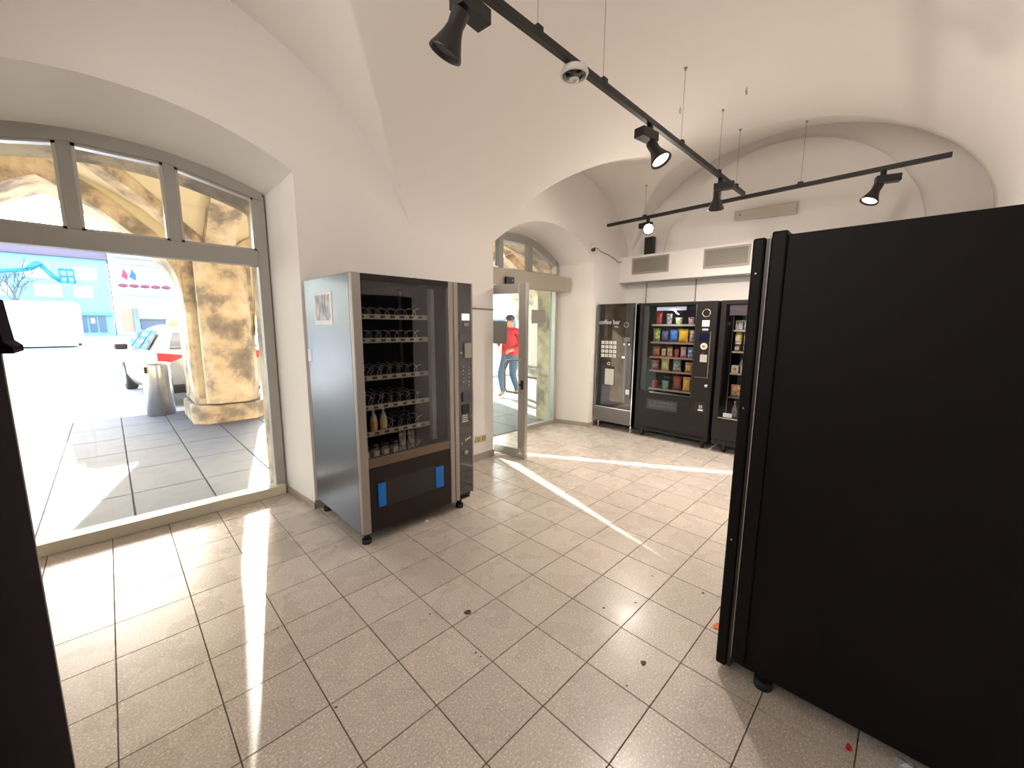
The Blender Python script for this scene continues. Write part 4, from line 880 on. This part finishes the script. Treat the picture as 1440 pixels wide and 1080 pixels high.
# ---- taxi
car = thing('car', 'pale estate taxi with roof sign parked beyond the pier', 'car', (0, 0, 0))
CARP = mat('car_ivory', (.36, .37, .38), .25, coat=.6); CARG = mat('car_glass', (.05, .08, .12), .05, coat=.6); REDL = mat('tail_lamp_red', (.65, .03, .04), .25, emit=(.5, .02, .02), estr=.15)
def sect(y, w, z0, zb, zr, wr):  # cross-section at length y (0 rear), half width w, belt zb, roof zr, roof half width wr
    return [(-w*.92, y, z0), (-w, y, z0+.18), (-w*1.0, y, zb-.18), (-w*.96, y, zb), (-wr, y, zr-.05), (-wr*.85, y, zr), (wr*.85, y, zr), (wr, y, zr-.05), (w*.96, y, zb), (w, y, zb-.18), (w, y, z0+.18), (w*.92, y, z0)]
secs = [sect(0, .78, .28, .92, .95, .70), sect(.06, .84, .24, .98, 1.03, .74), sect(.30, .88, .22, 1.0, 1.36, .62), sect(.55, .90, .22, 1.0, 1.44, .60), sect(1.4, .90, .22, .99, 1.47, .60), sect(2.2, .90, .22, .98, 1.43, .60),
        sect(2.75, .90, .22, .97, 1.22, .64), sect(3.15, .89, .22, .95, .99, .72), sect(3.9, .86, .24, .84, .88, .70), sect(4.35, .74, .30, .66, .70, .6)]
m_ = MB(); n = 12; vs_ = [p for s_ in secs for p in s_]; fs = []; mis = []
for k in range(len(secs)-1):
    for i in range(n-1): fs.append((k*n+i, k*n+i+1, (k+1)*n+i+1, (k+1)*n+i))
    fs.append((k*n+n-1, k*n, (k+1)*n, (k+1)*n+n-1))
fs += [tuple(range(n))[::-1], tuple(range((len(secs)-1)*n, len(secs)*n))]
m_.add(vs_, fs, True)
m_.build('body', CARP, car)
def quad(mb_, a, b, c, d, t=.012):
    a, b, c, d = map(Vector, (a, b, c, d)); nn = (b-a).cross(d-a).normalized()*t; P_ = [a, b, c, d]
    return mb_.add([p-nn*.3 for p in P_]+[p+nn for p in P_], [(0, 1, 2, 3), (7, 6, 5, 4), (0, 4, 5, 1), (1, 5, 6, 2), (2, 6, 7, 3), (3, 7, 4, 0)])
quad(MB(), (-.62, .07, 1.06), (.62, .07, 1.06), (.52, .27, 1.33), (-.52, .27, 1.33), .02).build('rear_window', CARG, car)
for s_ in (-1, 1):
    x = s_*.875
    for (ya, yb, yc, yd_) in ((.42, 1.05, 1.0, .62), (1.12, 1.95, 1.9, 1.08), (2.02, 2.85, 2.25, 1.98)):
        quad(MB(), (s_*.87, ya, 1.03), (s_*.87, yb, 1.02), (s_*.665, yc, 1.36), (s_*.665, yd_, 1.36), .02 if s_ > 0 else -.02).build('side_window', CARG, car)
    quad(MB(), (s_*.62, -.012, .84), (s_*.80, .02, .84), (s_*.80, .03, .98), (s_*.40, -.012, .93), .03 if s_ > 0 else -.03).build('tail_lamp', REDL, car)
    MB().box(s_*.88, 2.55, .95, s_*1.08, 2.72, 1.08).build('wing_mirror', BLACK2, car, bevel=.03)
    for yw in (.75, 3.45):
        wh = MB().lathe([(.20, -.1), (.31, -.1), (.325, -.07), (.325, .07), (.31, .1), (.20, .1)], (s_*.80, yw, .325), (1, 0, 0), 24).build('wheel', RUBBER, car)
        MB().lathe([(.20, -.104), (.20, .104)], (s_*.80, yw, .325), (1, 0, 0), 12).build('rim', ALU, wh)
MB().box(-.42, -.02, .55, .42, .0, .70).build('number_plate', PAPER, car)
MB().box(-.70, -.03, .26, .70, .04, .42).build('rear_diffuser', BLACK2, car, bevel=.02)
MB().box(-.30, -.005, .86, .30, .01, .90).build('lamp_strip', REDL, car)
MB().box(-.45, .95, 1.46, .45, 1.12, 1.57).build('taxi_sign', mat('taxi_sign_yellow', (.85, .70, .25), .4), car, bevel=.02)
ang = math.radians(5)
car.rotation_euler = (0, 0, ang); car.location = (1.36, 9.32, -.012)
# ---- white box truck
tr = thing('box_truck', 'white box truck standing on the plaza', 'truck', (-2.6, 37, -.012))
MB().box(-4.6, 36, .35, -1.25, 42, 2.70).build('cargo_box', WHITE, tr, bevel=.04)
MB().box(-4.5, 36.1, .08, -1.35, 41.8, .35).build('chassis', WHITE, tr)
for x in (-4.2, -1.65):
    for y in (37, 40.8): MB().lathe([(.2, -.12), (.36, -.12), (.36, .12), (.2, .12)], (x, y, .35), (1, 0, 0), 20).build('wheel', RUBBER, tr)
MB().box(-1.36, 35.96, .10, -1.22, 36, .24).build('rear_lamp', BLACK2, tr)
MB().box(-4.3, 42, .3, -1.5, 43.8, 2.3).build('cab', WHITE, tr, bevel=.15)
# ---- lift
bl = thing('boom_lift', 'blue articulated boom lift in front of the blue building', 'lift', (-5, 50, 0)); BLF = mat('lift_blue', (.02, .22, .55), .4); k = 50/45
def S(x, y): return (x*k, 50, (y-1.5)*k+1.5)
MB().tube([S(-7.5, 4.6), S(-4.86, 4.96), S(-3.57, 5.2)], .16, 8).build('boom', BLF, bl)
MB().tube([S(-3.6, 5.25), S(-3.1, 5.65), S(-2.95, 5.60)], .24, 8).build('elbow', BLF, bl)
MB().tube([S(-3.0, 5.6), S(-2.5, 4.85), S(-2.1, 4.5)], .18, 8).build('jib', BLF, bl)
x0, x1 = -2.12*k, -1.40*k; z0, z1 = (4.38-1.5)*k+1.5, (5.35-1.5)*k+1.5
m_ = MB(); m_.box(x0, 49.6, z0, x1, 50.6, z0+.16)
for x in (x0, (x0+x1)/2, x1):
    for y in (49.6, 50.6): m_.cyl((x, y, z0), (x, y, z1), .05, 6)
for z in (z1, (z0+z1)/2):
    for y in (49.6, 50.6): m_.cyl((x0, y, z), (x1, y, z), .05, 6)
m_.build('basket', BLF, bl)
m_ = MB(); m_.tube([S(-7.5, 4.6), S(-7.8, 2.2)], .16, 8); m_.box(-10.2, 49, .4, -7.4, 51, 1.8); m_.build('carriage', BLF, bl)
for x in (-9.8, -7.9):
    for y in (48.9, 51.1): MB().lathe([(.2, -.15), (.42, -.15), (.42, .15), (.2, .15)], (x, y, .41), (0, 1, 0), 16).build('wheel', RUBBER, bl)
# ---- bare tree
random.seed(5); tree = MB()
def branch(p, d, L, r, lv):
    q = p+d*L; tree.cyl(p, q, r, 5, r*.65)
    if lv == 0: return
    for _ in range(3):
        nd = (d+Vector((random.uniform(-.7, .7), random.uniform(-.7, .7), random.uniform(-.25, .5)))).normalized(); branch(p+d*L*random.uniform(.6, 1), nd, L*random.uniform(.6, .8), r*.6, lv-1)
branch(Vector((-5.6, 55, 0)), Vector((0, 0, 1)), 2.6, .16, 5)
tr_ = thing('bare_tree', 'leafless street tree in front of the blue building', 'tree', (-5.6, 55, 0)); tree.build('branches', mat('bark', (.20, .19, .18), .9), tr_)
# ---- buildings
def building(name, lab, x0, x1, y, h_, col, rows, roofc=None, depth=10, extra=None):
    b = thing(name, lab, 'building', ((x0+x1)/2, y+depth/2, 0), 'buildings across the plaza')
    wall_ = MB().box(x0, y, 0, x1, y+depth, h_).build('wall', col, b)
    for (zz0, zz1, xsx, wm) in rows:
        for (a, c) in xsx:
            fr_ = MB().box(a-.1, y-.10, zz0-.1, c+.1, y, zz1+.1).build('window', WHITEP, b)
            MB().box(a, y-.13, zz0, (a+c)/2-.05, y-.10, zz1).build('pane', wm, fr_); MB().box((a+c)/2+.05, y-.13, zz0, c, y-.10, zz1).build('pane', wm, fr_)
    if roofc:
        MB().prism([(y-.7, h_), (y-.7, h_+.25), (y+depth*.45, h_+3.2), (y+depth, h_+.25), (y+depth, h_)], 0, x0-.3, x1+.05).build('roof', roofc, b)
    return b
WARM = mat('pale_curtained_pane', (.62, .52, .50), .3); PALE = mat('pale_pane', (.60, .64, .66), .3); DARKW = mat('shop_glass', (.10, .14, .20), .15)
LB_ = mat('light_blue_render', (.28, .52, .60), .8); WB_ = mat('white_render', (.62, .63, .66), .8, var=.03); PR = mat('purple_brown_tiles', (.22, .14, .17), .8)
w1 = [(-18.7+i*3.35, -17.2+i*3.35) for i in range(6)]
b = building('apartment_building', 'light blue apartment building with purple brown roof across the plaza', -26, .65, 70, 8.9, LB_, [(6.5, 7.75, [(-2.1, -.4), (-5.9, -4.1), (-9.8, -8.0), (-13.6, -11.8)], WARM), (4.45, 5.6, [(-2.3, -.9), (-5.3, -3.4), (-9.0, -7.2), (-12.8, -11)], PALE)], PR)
MB().box(-26, 69.2, 2.35, .6, 70, 2.65).build('canopy', mat('canopy_teal', (.16, .38, .44), .6), b)
for a in (-2.3, -1.5, -.7): MB().box(a, 69.9, .3, a+.65, 70, 2.2).build('shop_window', DARKW, b)
MB().box(-1.35, 69.85, 1.4, -1.0, 69.9, 2.0).build('notice', PAPER, b)
b = building('apartment_building', 'white apartment building with balconies and flags across the plaza', .75, 13, 70, 14.5, WB_, [(10.0, 11.3, [(1.9, 3.0), (3.4, 4.1), (5.4, 6.2), (6.9, 7.9)], PALE), (7.0, 8.2, [(2.2, 3.0), (5.6, 6.4), (8.1, 9.0)], PALE)], None)
RD = mat('flower_red', (.35, .06, .10), .8)
for zz, mt in ((9.35, WHITEP), (8.6, mat('cream_band', (.75, .68, .48), .7)), (4.9, WHITEP)):
    MB().box(1.3, 68.9, zz, 12.5, 70, zz+.25).build('balcony_slab', mt, b)
    MB().box(1.3, 68.9, zz+.25, 12.5, 68.98, zz+.85).build('balcony_front', WHITEP, b) if zz != 8.6 else None
for i in range(10): MB().lathe([(.1, 0), (.42, .12), (.45, .3), (.2, .45)], (1.8+i*1.0, 68.8, 5.75), (0, 0, 1), 8).build('flower_box', RD, b)
for a, c in ((1.3, 2.4), (7.2, 8.4)):
    MB().box(a, 69.9, .4, c, 70, 3.3).build('doorway', mat('warm_shop', (.60, .30, .18), .6) if a < 2 else bpy.data.materials['warm_shop'], b)
MB().box(3.0, 69.9, .4, 6.8, 70, 1.9).build('shop_window', DARKW, b)
MB().box(2.9, 68.9, 2.0, 6.9, 69.9, 3.4).build('awning', mat('awning_grey', (.50, .52, .56), .7), b)
for a, c in ((2.45, 2.95), (6.85, 7.2)): MB().box(a, 69.6, .3, c, 70, 3.3).build('pilaster', mat('grey_pilaster', (.30, .33, .40), .7) if a < 3 else bpy.data.materials['grey_pilaster'], b)
for i, (cc) in enumerate(((.55, .05, .08), (.05, .12, .55))):
    fg = thing('flag', '%s flag hanging on the white building' % ('red' if i == 0 else 'blue'), 'flag', (1.9+i*.75, 68.6, 6.9), 'flags on the white building')
    MB().cyl((1.8+i*.75, 68.8, 6.5), (2.0+i*.75, 68.5, 8.1), .04, 6).build('flag_pole', WHITEP, fg)
    MB().prism([(1.75+i*.7, 7.0), (2.25+i*.75, 6.6+i*.0), (2.35+i*.75, 7.3), (2.0+i*.75, 8.0)], 1, 68.45, 68.5).build('cloth', mat('flag_%d' % i, cc, .8), fg)
b = building('apartment_building', 'pale blue-grey long building seen through the entrance door', 20, 110, 62, 13, mat('pale_blue_render', (.50, .56, .64), .8), [(3.6, 5.0, [(40+i*4, 42+i*4) for i in range(14)], PALE), (7.0, 8.4, [(40+i*4, 42+i*4) for i in range(14)], PALE)], None)
MB().box(20, 61.2, 2.7, 110, 62, 3.0).build('canopy', WHITEP, b); MB().box(20, 61.9, .3, 110, 62, 2.5).build('shop_window', DARKW, b)
# ---- parked cars / furniture seen through the door: a dark parked car
c2 = copy_tree(car); c2.location = (10.2, 13.0, -.012); c2.rotation_euler = (0, 0, math.radians(80)); c2['label'] = 'car parked crosswise seen through the entrance glass behind the walker'
c2['group'] = car['group'] = 'parked cars'
# ================================================================ PERSON
per = thing('person', 'person in a red jacket, dark cap and blue jeans walking past outside the door', 'person', (5.96, 6.02, -.004))
JK = mat('red_jacket', (.72, .045, .08), .7, var=.1, vscale=20); JN = mat('blue_jeans', (.10, .17, .30), .8, var=.15, vscale=25); SKN = mat('skin', (.62, .38, .28), .55); SHOE = mat('tan_shoe', (.45, .25, .14), .6); HAIR = mat('dark_cap', (.10, .08, .09), .8)
V = []; Ed = []; Rd = []
def vert(p, r, par=None):
    V.append(p); Rd.append(r)
    if par is not None: Ed.append((par, len(V)-1))
    return len(V)-1
# person's own frame: x right of viewer image, y away, z up; later rotated to face the camera-left
pel = vert((0, 0, .93), (.155, .12)); wst = vert((0, 0, 1.08), (.175, .14), pel); ch = vert((0, -.01, 1.27), (.205, .15), wst); nb = vert((0, 0, 1.42), (.11, .10), ch); nk = vert((0, -.01, 1.48), (.055, .055), nb)
hd = vert((0, -.03, 1.56), (.084, .10), nk); hd2 = vert((0, -.02, 1.655), (.078, .092), hd)
for s_ in (-1, 1):
    sh = vert((s_*.185, 0, 1.385), (.07, .075), nb)
    if s_ < 0: el = (-.27, -.03, 1.13); wr = (-.13, -.22, 1.06)
    else: el = (.28, .05, 1.12); wr = (.16, -.17, 1.02)
    e_ = vert(el, (.064, .066), sh); w_ = vert(wr, (.038, .04), e_); dv = (Vector(wr)-Vector(el)).normalized()
    hp_ = Vector(wr)+dv*.06; h_ = vert(tuple(hp_), (.036, .022), w_)
    for f_ in range(4):
        o_ = Vector((.0, .0, .03-.02*f_)); a_ = vert(tuple(hp_+dv*.04+o_), (.009, .009), h_); b_ = vert(tuple(hp_+dv*(.085-.01*abs(f_-1))+o_+Vector((-s_*.012, 0, -.01))), (.008, .008), a_)
    a_ = vert(tuple(Vector(wr)+dv*.05+Vector((-s_*.03, 0, .03))), (.010, .010), h_); vert(tuple(Vector(wr)+dv*.08+Vector((-s_*.045, 0, .035))), (.008, .008), a_)
    hipx = s_*.09; hi = vert((hipx, 0, .85), (.105, .11), pel)
    if s_ < 0: kn = (-.10, -.17, .50); an = (-.09, -.10, .09); toe = (-.09, -.24, .035)
    else: kn = (.07, -.02, .49); an = (.03, .20, .13); toe = (.03, .10, .035)
    k2 = vert(kn, (.070, .072), hi); a2 = vert(an, (.045, .05), k2); vert(toe, (.042, .032), a2)
me = bpy.data.meshes.new('body'); me.from_pydata(V, Ed, []); o = bpy.data.objects.new('body', me); C.objects.link(o)
sk_ = o.modifiers.new('skin', 'SKIN'); sk_.use_smooth_shade = True
for i, r in enumerate(Rd): me.skin_vertices[0].data[i].radius = r
me.skin_vertices[0].data[0].use_root = True
ss = o.modifiers.new('sub', 'SUBSURF'); ss.levels = 2; ss.render_levels = 2
bpy.context.view_layer.update()
me2 = bpy.data.meshes.new_from_object(o.evaluated_get(bpy.context.evaluated_depsgraph_get())); bpy.data.objects.remove(o)
for m in (JK, JN, SKN, SHOE): me2.materials.append(m)
wrs = [Vector((-.13, -.22, 1.06)), Vector((.16, -.17, 1.02))]
for p in me2.polygons:
    c = p.center; p.use_smooth = True
    if c.z > 1.475: p.material_index = 2
    elif c.z < .10 or (c.z < .17 and c.y < 0 and c.z < .08): p.material_index = 3
    elif min((c-(w+Vector((.03*(1 if w.x < 0 else -1), -.05, -.02)))).length for w in wrs) < .095 and c.y < -.17: p.material_index = 2
    elif c.z < .90: p.material_index = 1
    else: p.material_index = 0
bo = bpy.data.objects.new('body', me2); C.objects.link(bo); bo.parent = per
def perpart(m, name, mt):
    o = m.build(name, mt); o.parent = per; return o
m_ = MB(); m_.lathe([(.090, 0), (.094, .02), (.086, .06), (.055, .092), (.0005, .10)], (0, -.015, 1.648), (0, .05, 1), 18, cap=False); m_.add([(-.06, -.085, 1.648), (.06, -.085, 1.648), (.04, -.145, 1.635), (-.04, -.145, 1.635), (-.06, -.085, 1.656), (.06, -.085, 1.656), (.04, -.145, 1.643), (-.04, -.145, 1.643)], [(3, 2, 1, 0), (4, 5, 6, 7), (0, 1, 5, 4), (1, 2, 6, 5), (2, 3, 7, 6), (3, 0, 4, 7)]); perpart(m_, 'cap', HAIR)
perpart(MB().add([(-.014, -.105, 1.575), (.014, -.105, 1.575), (0, -.142, 1.57), (0, -.11, 1.615)], [(0, 1, 2), (0, 2, 3), (1, 3, 2), (0, 3, 1)]), 'nose', SKN)
for s_ in (-1, 1):
    perpart(MB().lathe([(.0005, -.004), (.009, 0), (.0005, .004)], (s_*.030, -.112, 1.612), (0, -1, 0), 8, cap=False), 'eye', BLACK2)
    perpart(MB().lathe([(.022, -.008), (.024, 0), (.012, .010)], (s_*.080, -.01, 1.598), (s_, 0, 0), 10), 'ear', SKN)
perpart(MB().box(-.022, -.118, 1.545, .022, -.105, 1.551), 'mouth', mat('lips', (.45, .18, .16), .6))
perpart(MB().lathe([(.085, 0), (.075, .03), (.065, .06)], (0, -.005, 1.425), (0, 0, 1), 18, cap=False), 'collar', JK)
per.rotation_euler = (0, 0, math.radians(-78)); per.scale = (1.12, 1.12, .985)
for o in bpy.data.objects:
    if '_w' in o: del o['_w']
